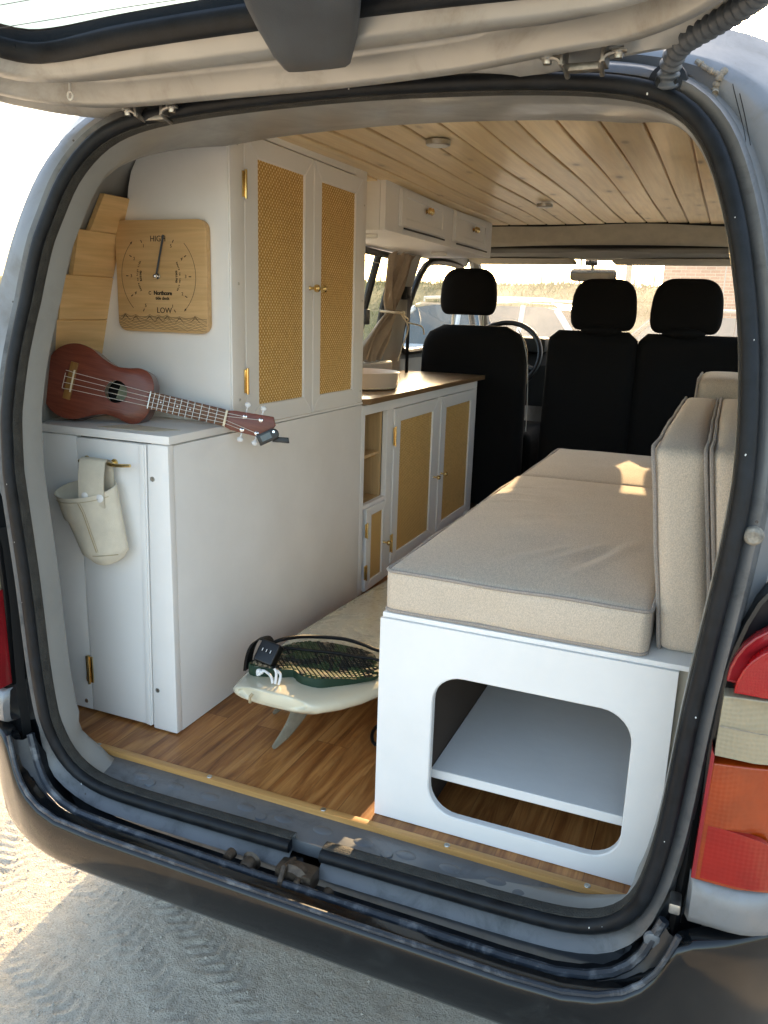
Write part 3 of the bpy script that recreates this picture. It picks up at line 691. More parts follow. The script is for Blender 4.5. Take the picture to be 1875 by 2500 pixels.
# scuffs on the rubber seal
m_ = MB()
for _ in range(16):
    i = random.choice([random.randrange(20, 70), random.randrange(5, 190)]); p = path[i]+nor[i]*random.uniform(-.004, .007)+Vector((0, -.0136, random.uniform(-.004, .004))); s_ = random.uniform(.0005, .0014)
    m_.sphere(p, s_, (1, .5, random.uniform(1, 2.4)), 6)
tag(m_.build('seal_scuffs', 'chip', seal), kind='stuff')
# ------------------------------------------------------------------ interior of the van
mb = MB(); mb.box(-.83, .012, -.02, .83, 2.9, 0.0); mb.build('cabin_floor', 'floor', van)
mb = MB(); mb.box(-.575, -.002, -.018, .548, .0135, .0065, .0015); st = mb.build('threshold_strip', 'strip', van)
mb = MB()
for x in (-.545, -.27, -.02, .22, .46): mb.lathe([(.0055, 0), (.005, .001), (.002, .0012), (.0001, .0004)], (x, .0055, .0066), 'Z', 12)
mb.build_split('strip_screw', 'screw', st)
# ceiling boards: tongue and groove, slightly sagging rear-to-front
mb = MB(); W_ = .081; x = -.76+.0335-.0
edges = [.435-.081*k for k in range(-3, 15)][::-1]
for a, b in zip(edges, edges[1:]):
    x0, x1 = a+.0029, b-.0029; N_ = 24; rows = []
    ye = 2.42+.10*max(0, (a+b)/2)+random.uniform(-.01, .01)
    for i in range(N_+1):
        y = lerp(.34, ye, i/N_); sag = .003*math.sin(y*5+a*9)-.008*max(0, 0-a)
        xm = .0
        crown = -.012*((a+b)/2/.7)**2
        z = 1.286+crown+sag
        rows.append([Vector((x0, y, z+.010)), Vector((x0, y, z+.002)), Vector((x0+.002, y, z)), Vector((x1-.002, y, z)), Vector((x1, y, z+.002)), Vector((x1, y, z+.010))])
    mb.loft(rows, ring_closed=False)
    mb.add([rows[-1][1]+Vector((0, 0, 0)), rows[-1][4], rows[-1][5]+Vector((0, 0, .004)), rows[-1][0]+Vector((0, 0, .004))], [(0, 1, 2, 3)])
ceil = mb.build('ceiling_boards', 'ceilingpine', van, angle=30)
mb = MB(); mb.loft([[Vector((x, y, 1.2925-.012*(x/.7)**2-.008*max(0, -x))) for x in [-.8+.1*k for k in range(17)]] for y in (.36, 2.45)], ring_closed=False); mb.build('groove_backing', 'groove', ceil)
# rear header underside and inner side skins
mb = MB()
mb.loft([[Vector((x*(.80 if y < .15 else 1), y, z-.03*(x/.6)**4)) for x in [-.6+.05*k for k in range(25)]] for y, z in ((.05, 1.242), (.12, 1.236), (.20, 1.240), (.27, 1.252), (.29, 1.262), (.30, 1.30))], ring_closed=False)
hd = mb.build('rear_header', 'headerpaint', van)
mb = MB()
for sx in (-1, 1):
    mb = MB(); mb.loft([[Vector((sx*(x-k), y, z-k*.5)) for x, z in ((.55, 1.275), (.64, 1.235), (.70, 1.17), (.745, 1.08), (.78, .98), (.80, .9), (.82, .8), (.845, .6), (.85, .3), (.85, 0))] for y, k in ((.10, .085), (.20, .035), (.36, .0), (1.15, .0))], ring_closed=False)
    mb.build('inner_side_skin', 'flange', van); mb = MB()
mb = MB(); mb.loft([[Vector((sx_*x, y, z)) for x, z in ((.845, .69), (.845, .6), (.85, .3), (.85, 0))] for sx_, y in ((-1, 1.15), (-1, 3.0))], ring_closed=False)
mb.build('inner_side_skin', 'greytrim', van); mb = MB(); mb.loft([[Vector((x, y, z)) for x, z in ((.60, 1.29), (.68, 1.22), (.725, 1.14))] for y in (1.15, 2.28)], ring_closed=False); mb.build('inner_side_skin', 'greytrim', van)
mb = MB(); mb.loft([[Vector((x, y, z)) for x, z in ((.835, .70), (.845, .6), (.85, .3), (.85, 0))] for y in (1.15, 2.28)], ring_closed=False); mb.build('inner_side_skin', 'greytrim', van)
# left window: sill, dark rubber frame, glass, sliding catch
wf = MB(); wl = [(1.19, .735), (1.19, 1.115), (2.04, 1.115), (2.055, .735)]
def side_x(z): return -interp(z, [.6, .75, .87, .93, 1.02, 1.10, 1.19], [.862, .842, .818, .806, .785, .76, .72])
wf.tube([Vector((side_x(z)+.012, y, z)) for y, z in [(1.20, .735), (1.20, .92), (1.20, 1.12), (1.6, 1.125), (2.03, 1.12), (2.045, .93), (2.05, .735), (1.6, .725)]], .014, 8, closed=True)
wf.tube([Vector((side_x(z)+.010, y, z)) for y, z in [(1.86, .73), (1.865, .93), (1.86, 1.12)]], .016, 8)
wfr = wf.build('side_window', 'blackplastic', van)
mb = MB(); mb.loft([[Vector((side_x(z)+.006, y, z)) for z in (.72, .82, .93, 1.02, 1.13)] for y in (1.18, 2.06)], ring_closed=False); mb.build('window_pane', 'glass', wfr)
rf = MB(); rf.tube([Vector((-side_x(z)-.012, y, z)) for y, z in [(1.20, .735), (1.20, .92), (1.20, 1.12), (1.6, 1.125), (2.03, 1.12), (2.045, .93), (2.05, .735), (1.6, .725)]], .014, 8, closed=True); rfr = rf.build('side_window', 'blackplastic', van)
mb = MB(); mb.loft([[Vector((-side_x(z)-.006, y, z)) for z in (.72, .82, .93, 1.02, 1.13)] for y in (1.18, 2.06)], ring_closed=False); mb.build('window_pane', 'glass', rfr)
mb = MB(); mb.box(-.815, 1.83, .85, -.775, 1.87, .91, .006); mb.build('window_catch', 'blackplastic', wfr)
mb = MB(); mb.box(-.85, 1.10, .655, -.765, 2.10, .70, .012, 3); mb.build('window_ledge', 'greytrim', van)
mb = MB(); mb.tube([Vector((side_x(1.10)+.03, 1.1, 1.085)), Vector((side_x(1.10)+.03, 2.08, 1.085))], .0016, 6); mb.build('curtain_wire', 'steel', van)
# B pillar trim, seat belt
mb = MB(); mb.loft([[Vector((side_x(z)+a, y0, z)), Vector((side_x(z)+a+.035, y0+.02, z)), Vector((side_x(z)+a+.04, y1-.02, z)), Vector((side_x(z)+a, y1, z))] for z, y0, y1, a in ((.0, 2.08, 2.34, .0), (.6, 2.08, 2.33, .0), (.8, 2.08, 2.30, .0), (1.0, 2.08, 2.27, .0), (1.13, 2.07, 2.26, .0), (1.20, 2.02, 2.30, .0))], ring_closed=False)
bp = mb.build('door_pillar_trim', 'greytrim', van)
mb = MB(); mb.box(-.765, 2.16, .955, -.735, 2.22, 1.01, .006); mb.loft([[Vector((-.735, 2.17, z)), Vector((-.735, 2.21, z))] for z in (.97, .8, .6, .3)], ring_closed=False); mb.build('seat_belt', 'blackplastic', bp)
# front door windows with dark frames
for sx in (-1, 1):
    f_ = MB(); pts = [(2.36, .74), (2.34, .95), (2.40, 1.10), (2.52, 1.135), (2.85, 1.135), (3.0, 1.10), (3.25, .96), (3.5, .76), (3.3, .73), (2.8, .73)]
    f_.tube(catmull([Vector((-sx*side_x(z)*-1 if False else sx*(-side_x(z)-.01), y, z)) for y, z in pts], 60, closed=True), .016, 8, closed=True)
    fr = f_.build('door_window', 'blackplastic', van)
    g2 = MB(); g2.loft([[Vector((sx*(-side_x(z)-.004), y, z)) for z in (.72, .82, .93, 1.02, 1.13)] for y in (2.32, 3.02)], ring_closed=False)
    g2.add([Vector((sx*(-side_x(.72)-.004), 3.02, .72)), Vector((sx*(-side_x(1.1)-.004), 3.02, 1.12)), Vector((sx*.80, 3.6, .72))], [(0, 1, 2)]); g2.build('window_pane', 'glass', fr)
# headliner step at the front edge of the boards, black sheet for the shade in the gap, header rail, visors
X_ = [-.72+.06*k for k in range(25)]
mb = MB(); mb.loft([[Vector((x, y, z+dz*math.cos(x*2.1)-.012*(x/.6)**2)) for x in X_] for y, z, dz in ((2.46, 1.284, .016), (2.50, 1.272, .016), (2.56, 1.225, .008), (2.60, 1.214, .0), (2.66, 1.222, .0))], ring_closed=False); mb.build('headliner', 'beigetrim', van)
mb = MB(); mb.loft([[Vector((x, y, z)) for x in X_] for y, z in ((2.42, 1.325), (2.67, 1.33), (2.70, 1.209))], ring_closed=False)
mb.tube([(x, 2.45, 1.289+.004*math.sin(x*9)-.012*(x/.6)**2) for x in X_], .007, 6); mb.build('roof_gap_shade', 'matteblack', van)
mb = MB(); mb.loft([[Vector((x, y, z+.010*math.exp(-(x/.16)**2)*q)) for x in X_] for y, z, q in ((2.72, 1.205, 0), (2.715, 1.188, 1), (2.74, 1.176, -1), (2.82, 1.172, -1), (2.96, 1.19, 0))], ring_closed=False); mb.build('header_rail', 'greytrim', van)
for xa, xb in ((-.66, -.17), (.02, .62)):
    mb = MB(); mb.loft([[Vector((x, y, z-.012*math.sin(PI*(x-xa)/(xb-xa))*0)) for x in (xa, xa+.02, (xa+xb)/2, xb-.02, xb)] for y, z in ((2.76, 1.168), (2.80, 1.158), (2.94, 1.150), (2.985, 1.156), (2.94, 1.172), (2.80, 1.175))], ring_closed=False, closed=True); mb.build('sun_visor', 'beigetrim', van)
# rear-view mirror
mb = MB(); mb.prism(rrect(-.235, 1.085, -.005, 1.148, .022), 1, 3.16, 3.20, .006); 
mb.tube([(-.125, 3.19, 1.13), (-.122, 3.14, 1.17), (-.12, 3.05, 1.19)], .009, 8); mb.box(-.15, 3.08, 1.158, -.09, 3.11, 1.185, .006); rv = mb.build('rear_view_mirror', 'blackplastic', van)
mb = MB(); mb.prism(rrect(-.230, 1.090, -.010, 1.143, .018), 1, 3.156, 3.159); mb.build('mirror_glass', 'mirrorglass', rv)
# dashboard, steering wheel
mb = MB(); mb.loft([[Vector((x, y, z)) for x in X_] for y, z in ((3.02, .45), (3.02, .66), (3.10, .74), (3.25, .77), (3.55, .765), (3.76, .74))], ring_closed=False); mb.box(-.62, 3.02, .72, -.30, 3.18, .80, .03); mb.build('dashboard', 'dash', van)
wm = Matrix.Translation((-.50, 2.94, .70)) @ Matrix.Rotation(R(-28), 4, 'X')
mb = MB(); mb.tube([Vector((.19*math.cos(a), 0, .19*math.sin(a))) for a in [2*PI*k/40 for k in range(40)]], .014, 10, closed=True)
for a in (R(200), R(-20), R(90+180)): mb.tube([(0, .03, 0), (.18*math.cos(a), 0, .18*math.sin(a))], .014, 8)
mb.sphere((0, .03, 0), .07, (1, .4, 1)); mb.xform(wm); mb.build('steering_wheel', 'blackplastic', van)
for i_ in range(4):
    mb = MB(); 
    mb.lathe([(.0001, -.1), (.2, -.1), (.31, -.09), (.335, -.05), (.335, .05), (.31, .09), (.0001, .09)], ((-.80 if i_ % 2 else .80), (.75 if i_ < 2 else 3.75), GZ+.335), 'X', 28); mb.build('wheel', 'tyre', van)
# ================================================================== FURNITURE
def hinge_part(par, x, y, z, axis='X', h=.05):
    mb = MB()
    if axis == 'X':
        mb.box(x-.001, y-.009, z-h/2, x+.0022, y+.009, z+h/2, .0006); mb.tube([(x+.004, y, z-h/2-.003), (x+.004, y, z+h/2+.003)], .0032, 8)
    else:
        mb.box(x-.009, y-.0022, z-h/2, x+.009, y+.001, z+h/2, .0006); mb.tube([(x, y-.004, z-h/2-.003), (x, y-.004, z+h/2+.003)], .0032, 8)
    mb.build('brass_hinge', 'brass', par)
def knob(par, x, y, z, r=.010):
    mb = MB(); mb.lathe([(r*.55, 0), (r*.35, .004), (r*.38, .012), (r*.9, .016), (r, .020), (r*.85, .025), (r*.4, .027), (.0001, .027)], (x, y, z), 'X', 14); mb.build('door_knob', 'brass', par)
def cane_door(par, x, y0, y1, z0, z1, fy0, fy1, fz0, fz1, th=.018):
    """framed door on the plane x; cane panel opening (fy0..fy1, fz0..fz1)"""
    mb = MB(); b = .0018
    mb.prism([(y0, z0), (fy0, fz0), (fy0, fz1), (y0, z1)], 0, x-th, x, b, 1)
    mb.prism([(y1, z0), (y1, z1), (fy1, fz1), (fy1, fz0)], 0, x-th, x, b, 1)
    mb.prism([(y0, z1), (fy0, fz1), (fy1, fz1), (y1, z1)], 0, x-th, x, b, 1)
    mb.prism([(y0, z0), (y1, z0), (fy1, fz0), (fy0, fz0)], 0, x-th, x, b, 1)
    d = mb.build('cabinet_door', 'whitedoor', par)
    mb = MB(); mb.box(x-.012, fy0-.006, fz0-.006, x-.006, fy1+.006, fz1+.006); mb.build('rattan_panel', 'rattan', d)
    return d
# --- low white locker at the rear left ---------------------------------
LX = -.430
lo = thing('white_locker', 'white panelled low locker under the ukulele, with a canvas pouch on its door', 'cabinet', (-.6, .13, 0))
mb = MB(); mb.box(LX-.016, .1365, .002, LX-.0006, 1.046, .628, .001); mb.build('carcass_side', 'white', lo); mb = MB(); mb.box(-.51, .1366, .004, -.472, .141, .628); mb.build('door_gap_shade', 'matteblack', lo)  # black box behind the door paints the shade in its gap
mb = MB(); mb.prism([(-.800, .632), (LX+.002, .632), (LX+.002, .649), (-.800, .649)], 1, .119, .345, .002, 2); mb.build('top_board', 'white', lo)
mb = MB(); mb.prism([(-.840, .004), (-.664, .004), (-.667, .630), (-.840, .630)], 1, .122, .138, .0022, 2); mb.build('front_panel', 'white', lo)
mb = MB(); mb.prism([(-.492, .003), (LX, .003), (LX, .630), (-.480, .630)], 1, .117, .136, .0025, 2); mb.build('corner_post', 'white', lo)
mb = MB(); mb.prism([(-.661, .006), (-.4965, .006), (-.4855, .628), (-.6635, .628)], 1, .1195, .136, .0025, 2)
dr = mb.build('locker_door', 'whitedoor', lo)
mb = MB(); mb.prism([(-.512, .008), (-.499, .006), (-.4885, .628), (-.5015, .628)], 1, .1165, .121, .0015, 2); mb.build('door_moulding', 'whitedoor', dr)
hinge_part(dr, -.664, .1185, .105, 'Y', .062)
mb = MB()
for x, z in ((-.764, .610), (-.683, .022), (-.470, .560), (-.478, .095)): mb.lathe([(.0055, 0), (.005, -.001), (.002, -.0014), (.0001, -.0006)], (x, .1225 if x < -.6 else .117, z), 'Y', 12)
mb.build_split('screw', 'screw', lo)
# brass hooks on the door, canvas pouch hanging from them
for x0, x1 in ((-.638, -.615), (-.566, -.503)):
    mb = MB(); mb.tube(catmull([(x0, .118, .583), (x0+.002, .098, .585), ((x0+x1)/2, .088, .586), (x1, .092, .588)], 14), lambda t: .0045-.0012*t, 8); mb.lathe([(.009, .0), (.008, -.003), (.0001, -.004)], (x0, .1195, .583), 'Y', 14); mb.build('brass_hook', 'brass', dr)
po = thing('canvas_pouch', 'cream canvas pouch hanging by a snapped strap from the brass hooks', 'pouch', (-.60, .09, .40))
# pouch body: an open bag, tilted; rim from (-.695,.518) to (-.538,.545), base rounded near (-.60,.372)
rows = []; NR = 28
for t in [0, .04, .12, .25, .4, .55, .7, .82, .9, .96, 1.0]:
    cx = lerp(-.6165, -.568, t); cz = lerp(.531, .383, t)
    w = lerp(.0785, .057, t) if t < .9 else lerp(.0785, .057, t)*(1-(t-.9)*2.2); dpt = lerp(.030, .022, t)*(1 if t < .9 else 1-(t-.9)*5)
    ring_ = []
    for k in range(NR):
        a = 2*PI*k/NR; px = cx+w*math.cos(a); yy = .086-dpt*math.sin(a)
        yy = min(yy, .1155)
        ring_.append(Vector((px, yy, cz+w*math.cos(a)*.17-.017*math.sin(a)*max(0, 1-t/.3)+(.008*t*math.cos(2*a))+.0012*noise.noise(Vector((px*60, t*9, a))))))
    rows.append(ring_)
mb = MB(); mb.loft(rows, caps=False); mb.loft([rows[-1], [rows[-1][0].lerp(p, .05)*0+sum(rows[-1], Vector())/NR+(p-sum(rows[-1], Vector())/NR)*.2+Vector((0, 0, -.003)) for p in rows[-1]]], caps=False)
inner = [[p+Vector((0, .0, 0))+(Vector((-.6165, .086, p.z))-p)*.035 for p in rows[0]]]
mb.loft([rows[0], inner[0], [Vector((-.606, .086, p.z-.05)).lerp(p+Vector((0, 0, -.05)), .80) for p in inner[0]]])
pb = mb.build('pouch_body', 'canvas', po, angle=70)
mb = MB()
def front(u, t):   # point on the pouch front
    cx = lerp(-.6165, -.568, t); cz = lerp(.531, .383, t); w = lerp(.0785, .057, t)
    a = math.acos(max(-1, min(1, u))); return Vector((cx+w*u, .0845-lerp(.030, .022, t)*math.sin(a), cz+w*u*.17-.017*math.sin(a)*max(0, 1-t/.3)))
mb.tube([front(u/10, .085)+Vector((0, -.0003, 0)) for u in range(-9, 10)], .0006, 4)
mb.tube([front(.03, t/20) for t in range(2, 18)], .0011, 5); mb.tube([front(.10, t/20) for t in range(2, 18)], .0006, 4)
mb.tube([front(u/10, .90) for u in range(-2, 9)], .0008, 4)
mb.build('stitching', 'thread', pb)
mb = MB()   # strap folded over the hook
for yy, z1 in ((.080, .498),):
    rows = []
    for y, z, dx in ((.098, .52, .006), (.0985, .57, .004), (.094, .592, .003), (.085, .596, .002), (.0785, .590, .002), (.070, .56, .004), (.066, .53, .006), (.064, .505, .008), (.066, .500, .008)):
        rows.append([Vector((-.622+dx, y, z)), Vector((-.590+dx, y-.0015, z+.001)), Vector((-.557+dx, y, z))])
    mb.loft(rows, ring_closed=False); mb.loft([[p+Vector((0, .002, .0005)) for p in r_] for r_ in rows], ring_closed=False)
sb = mb.build('strap', 'canvas', po, angle=70)
mb = MB()
for x, z in ((-.598, .520), (-.560, .520)): mb.lathe([(.0085, 0), (.0085, -.002), (.006, -.0035), (.0001, -.004)], (x, .0655, z), 'Y', 18)
mb.build_split('snap_button', 'pearl', sb)

# --- tall cupboard --------------------------------------------------------
tc = thing('tall_cabinet', 'tall white cupboard with two rattan panelled doors behind the tide clock', 'cabinet', (-.5, .7, .65))
mb = MB(); mb.prism([(LX, .6495), (-.823, .6495), (-.808, .70), (-.785, .80), (-.760, .907), (-.734, 1.008), (-.692, 1.116), (-.687, 1.149), (-.678, 1.18), (-.655, 1.215), (-.62, 1.245), (-.57, 1.27), (-.50, 1.29), (LX, 1.295)], 1, .342, .358, .0015, 1); mb.build('front_panel', 'white', tc)
mb = MB()
mb.box(LX-.018, .3595, .637, LX-.0015, .398, 1.295, .001); mb.box(LX-.018, .974, .637, LX-.0015, 1.046, 1.295, .001); mb.box(LX-.018, .398, 1.262, LX-.0015, .974, 1.295, .001)
mb.box(LX-.030, .40, .632, LX-.020, 1.04, 1.29)
mb.box(-.80, 1.030, .632, LX-.0185, 1.044, 1.295)
mb.build('side_frame', 'white', tc)
mb = MB(); mb.box(LX+.0002, .3445, .655, LX+.004, .398, 1.292, .0012); mb.build('corner_trim', 'white', tc)
d1 = cane_door(tc, LX+.0035, .4005, .7165, .6375, 1.258, .456, .672, .682, 1.215)
d2 = cane_door(tc, LX+.0035, .7205, .972, .6375, 1.258, .762, .9665-.0, .681, 1.2135) if False else cane_door(tc, LX+.0035, .7205, 1.012, .6375, 1.258, .762, .967, .681, 1.2135)
for z in (1.155, .740): hinge_part(d1, LX+.0045, .3985, z, 'X', .052)
knob(d1, LX+.004, .699, .953); knob(d2, LX+.004, .736, .953)
mb = MB()
for z in (1.23, .95, .70): mb.lathe([(.0035, 0), (.003, .001), (.0001, .0005)], (LX+.0045, .372, z), 'X', 10)
for z in (1.19, .93, .67): mb.lathe([(.003, 0), (.0028, .001), (.0001, .0005)], (LX-.001, 1.03, z), 'X', 10)
mb.build_split('screw', 'steel', tc)
mb = MB(); mb.box(LX-.0015, .344, .6305, LX+.0012, 1.046, .6365); mb.build('joint_bead', 'white', tc)

# --- pine cladding on the left wall ---------------------------------------
cl = thing('wall_cladding', 'stepped pine boards cladding the rear left wall beside the tide clock', 'wall cladding', (-.76, .25, .65))
def wx(z): return interp(z, [.63, .70, .80, .907, 1.008, 1.116, 1.149, 1.20], [-.838, -.818, -.790, -.764, -.738, -.697, -.692, -.675])
bz = [(.650, .692, .128), (.694, .792, .142), (.794, .884, .160), (.886, .972, .180), (.974, 1.058, .205), (1.060, 1.160, .236)]
def wall_at(u, v):
    x = -.75
    for _ in range(12): p = at(u, v, 'X', x); x = wx(p.z)
    return p
steps = [((78, 1002), (133*.5666, 450+.5666*1025)), ]
lefts = [(76, 1003, 76, 1031), (93, 892, 99, 1003), (116, 780, 108, 892), (142, 668, 133, 780), (181, 558, 167, 668), (244, 472, 210, 557)]
zt = .650
for i, (u0, v0, u1, v1) in enumerate(lefts):
    pt, pb_ = wall_at(u0, v0), wall_at(u1, v1)
    za, zb = pb_.z, pt.z; 
    za = (.650 if i == 0 else zprev); zprev = zb
    mb = MB(); rows = []
    for yy_i in range(2):
        rows.append([Vector((wx(z)+o, (lerp(pb_.y, pt.y, (z-za)/(zb-za)) if yy_i == 0 else .3415), z)) for z, o in ((za, 0), (za, .0105), (za+.0018, .0125), (zb-.0020, .0125), (zb-.0002, .0105), (zb-.0002, 0))])
    mb.loft(rows, ring_closed=True, caps=True)
    bd = mb.build('cladding_board', 'cladpine', cl)
    mb = MB(); zc = (za+zb)/2; yc = rows[0][0].y+.018
    if i > 0: mb.lathe([(.004, 0), (.003, .001), (.0001, .0006)], (wx(zc)+.0125, yc, lerp(za, zb, .62)), 'X', 10); mb.build('board_screw', 'screw', bd)

# --- kitchen unit -----------------------------------------------------------
ku = thing('kitchen_unit', 'white kitchen unit with oak worktop and rattan doors under the side window', 'cabinet', (-.6, 1.6, 0))
mb = MB(); b = .0015
mb.box(LX-.018, 1.0475, .02, LX, 1.072, .624, b, 1); mb.box(LX-.018, 1.072, .593, LX, 2.262, .624, b, 1); mb.box(LX-.018, 1.250, .02, LX, 1.304, .593, b, 1)
mb.box(LX-.018, 1.750, .02, LX, 1.784, .593, b, 1); mb.box(LX-.018, 2.216, .02, LX, 2.262, .593, b, 1); mb.box(LX-.018, 1.072, .296, LX, 1.250, .309, b, 1)
mb.box(-.82, 2.244, .0, LX-.019, 2.26, .624); mb.box(LX-.035, 1.05, .0, LX-.02, 2.25, .055, b)
mb.build('carcass', 'white', ku)
mb = MB(); mb.prism([(-.835, 1.0475), (LX-.012, 1.0475), (LX+.016, 1.075), (LX+.016, 2.325), (-.835, 2.325)], 2, .626, .644, .002, 2); mb.build('worktop', 'oakedge', ku)
cane_door(ku, LX+.003, 1.307, 1.748, .056, .590, 1.362, 1.690, .066 if False else .085, .545)
cane_door(ku, LX+.003, 1.786, 2.214, .056, .590, 1.846, 2.172, .085, .545)
cane_door(ku, LX+.003, 1.094, 1.268-.016, .018, .294, 1.135, 1.230, .048, .266)
doors = [o for o in bpy.data.objects if o.parent == ku and o.name.startswith('cabinet_door')]
hinge_part(doors[0], LX+.004, 1.3055, .50, 'X', .06); hinge_part(doors[0], LX+.004, 1.3055, .13, 'X', .06); hinge_part(doors[2], LX+.004, 1.0925, .225, 'X', .045); hinge_part(doors[2], LX+.004, 1.0925, .085, 'X', .045)
knob(doors[0], LX+.003, 1.728, .288, .009); knob(doors[1], LX+.003, 1.812, .288, .009); knob(doors[2], LX+.003, 1.240, .150, .009)
# open shelf niche
mb = MB(); mb.box(-.72, 1.235, .310, LX-.019, 1.249, .592); mb.box(-.72, 1.073, .298, LX-.019, 1.249, .310); mb.box(-.735, 1.05, .298, -.72, 1.25, .60); mb.box(-.72, 1.050, .31, LX-.019, 1.060, .60)
mb.build('niche_lining', 'plywood', ku)
mb = MB(); mb.box(-.70, 1.062, .449, LX-.022, 1.234, .459, .001); mb.build('niche_shelf', 'plywood', ku)
bw_ = thing('cream_bowl', 'round cream basin standing on the oak worktop', 'bowl', (-.60, 1.36, .644))
mb = MB(); mb.lathe([(.0001, .0), (.120, .0), (.128, .004), (.135, .05), (.137, .056), (.133, .058), (.128, .050), (.121, .012), (.0001, .010)], (-.60, 1.40, .6445), 'Z', 40); mb.build('basin', 'cream', bw_)
mb = MB(); mb.tube([(-.60+.1295*math.cos(a), 1.40+.1295*math.sin(a), .651) for a in [2*PI*k/40 for k in range(40)]], .0018, 6, closed=True); mb.build('foot_ring', 'rope', bw_)
# --- overhead cabinet ------------------------------------------------------------
oc = thing('overhead_cabinet', 'white overhead cabinet with two flap doors under the pine ceiling', 'cabinet', (-.6, 1.77, 1.14))
mb = MB(); mb.box(-.80, 1.180, 1.140, LX-.019, 1.196, 1.288, .001); mb.box(-.80, 1.196, 1.140, LX-.019, 2.352, 1.152, .001); mb.box(-.80, 2.338, 1.152, LX-.019, 2.352, 1.288, .001)
mb.box(LX-.018, 1.180, 1.140, LX, 2.352, 1.290, .0015, 1); mb.build('carcass', 'white', oc)
for y0, y1, kz in ((1.282, 1.712, 1.243), (1.818, 2.258, 1.238)):
    mb = MB(); z0, z1 = 1.163, 1.273
    mb.box(LX+.001, y0, z0, LX+.008, y1, z1, .0015, 1); mb.box(LX+.008, y0+.002, z0+.002, LX+.013, y0+.040, z1-.002, .0015, 1); mb.box(LX+.008, y1-.040, z0+.002, LX+.013, y1-.002, z1-.002, .0015, 1)
    mb.box(LX+.008, y0+.0405, z0+.002, LX+.013, y1-.0405, z0+.026, .0015, 1); mb.box(LX+.008, y0+.0405, z1-.024, LX+.013, y1-.0405, z1-.002, .0015, 1)
    d_ = mb.build('flap_door', 'whitedoor', oc)
    mb = MB(); yc = (y0+y1)/2+.02
    mb.lathe([(.008, 0), (.004, .004), (.004, .010), (.0001, .012)], (LX+.008, yc, kz-.012), 'X', 12)
    for s_ in (-1, 1): mb.lathe([(.004, -.002), (.011, .003), (.0105, .010), (.006, .013), (.0001, .013)], (LX+.017, yc+s_*.011, kz-.012), 'X', 12)
    mb.build('door_knob', 'brass', d_)
    mb = MB(); mb.tube([(LX+.010, y0+.03, z0-.006), (LX+.010, y1-.10, z0-.005), (LX+.014, y1-.02, z0-.007)], .0028, 6); mb.build('flap_stay', 'blackplastic', d_)
# lights: three pucks (two on ceiling, two below cabinet)
def puck(x, y, z, down, label, r, mat='frostled'):
    t = thing('puck_light', label, 'light', (x, y, z), 'round puck lights on the ceiling and cabinet')
    mb = MB(); mb.lathe([(.0001, 0), (r, 0), (r*1.02, -.003), (r*1.0, -.010), (r*.90, -.0115)], (x, y, z), 'Z', 32); b_ = mb.build('housing', 'steel' if down else 'plastic_white', t)
    mb = MB(); mb.lathe([(r*.90, -.011), (r*.6, -.013), (.0001, -.0135)], (x, y, z), 'Z', 32); mb.build('diffuser', mat, t)
puck(-.103, .707, 1.284, 1, 'brass-rimmed round light on the pine ceiling nearer the tailgate', .028)
puck(-.084, 1.776, 1.281, 1, 'small round light on the pine ceiling nearer the windscreen', .027)
puck(-.54, 1.30, 1.139, 0, 'round light under the overhead cabinet at its rear end', .032)
puck(-.56, 2.05, 1.139, 0, 'round light under the overhead cabinet near the curtain', .032)
# --- curtain ----------------------------------------------------------------------
cu = thing('curtain', 'beige linen curtain tied back beside the side window', 'curtain', (-.76, 2.02, .70))
rows = []; Z_ = [1.130, 1.11, 1.06, 1.0, .96, .935, .915, .905, .895, .87, .83, .78, .735, .715, .705]
yc_ = [2.02, 2.02, 2.02, 2.02, 2.03, 2.045, 2.055, 2.058, 2.055, 2.03, 1.99, 1.95, 1.92, 1.91, 1.905]
hw_ = [.125, .118, .112, .095, .075, .058, .045, .040, .044, .068, .095, .125, .140, .143, .140]
for z, yc, hw in zip(Z_, yc_, hw_):
    row = []
    for k in range(61):
        u = -1+2*k/60; am = .020*(.55+.45*hw/.125)
        fold = math.sin(u*17+z*2.2+1.4*noise.noise(Vector((u*2, z*4, 0))))*am*.55+math.sin(u*31+z*5)*am*.25
        row.append(Vector((side_x(z)+.052+fold+.008*math.sin(z*30+u*4), yc+hw*u+.006*math.sin(u*23), z+.006*math.sin(u*14))))
    rows.append(row)
mb = MB(); mb.loft(rows, ring_closed=False); mb.build('cloth', 'curtain', cu, angle=80)
mb = MB(); mb.tube(catmull([(side_x(.905)+.02, 2.0, .905), (side_x(.9)+.085, 2.02, .900), (side_x(.9)+.095, 2.07, .898), (side_x(.9)+.05, 2.115, .905), (side_x(.905)+.03, 2.15, .91)], 24), .005, 8)
mb.tube(catmull([(side_x(.9)+.09, 2.06, .898), (side_x(.9)+.11, 2.10, .875), (-.735, 2.18, .86), (-.70, 2.26, .845), (-.70, 2.30, .81)], 24), .003, 6)
mb.tube(catmull([(side_x(.9)+.09, 2.06, .898), (-.70, 2.10, .84), (-.72, 2.09, .76), (-.73, 2.07, .70)], 24), .0028, 6); mb.sphere((side_x(.9)+.098, 2.07, .898), .010); mb.build('tieback_cord', 'rope', cu)

# --- bench box on the right ------------------------------------------------------
be = thing('bench_box', 'white bench box on the right with a rounded opening in its front', 'bench', (.4, .06, 0))
bm = bmesh.new()

hole = rrect(.168, .036, .500, .3015, .052, 8)
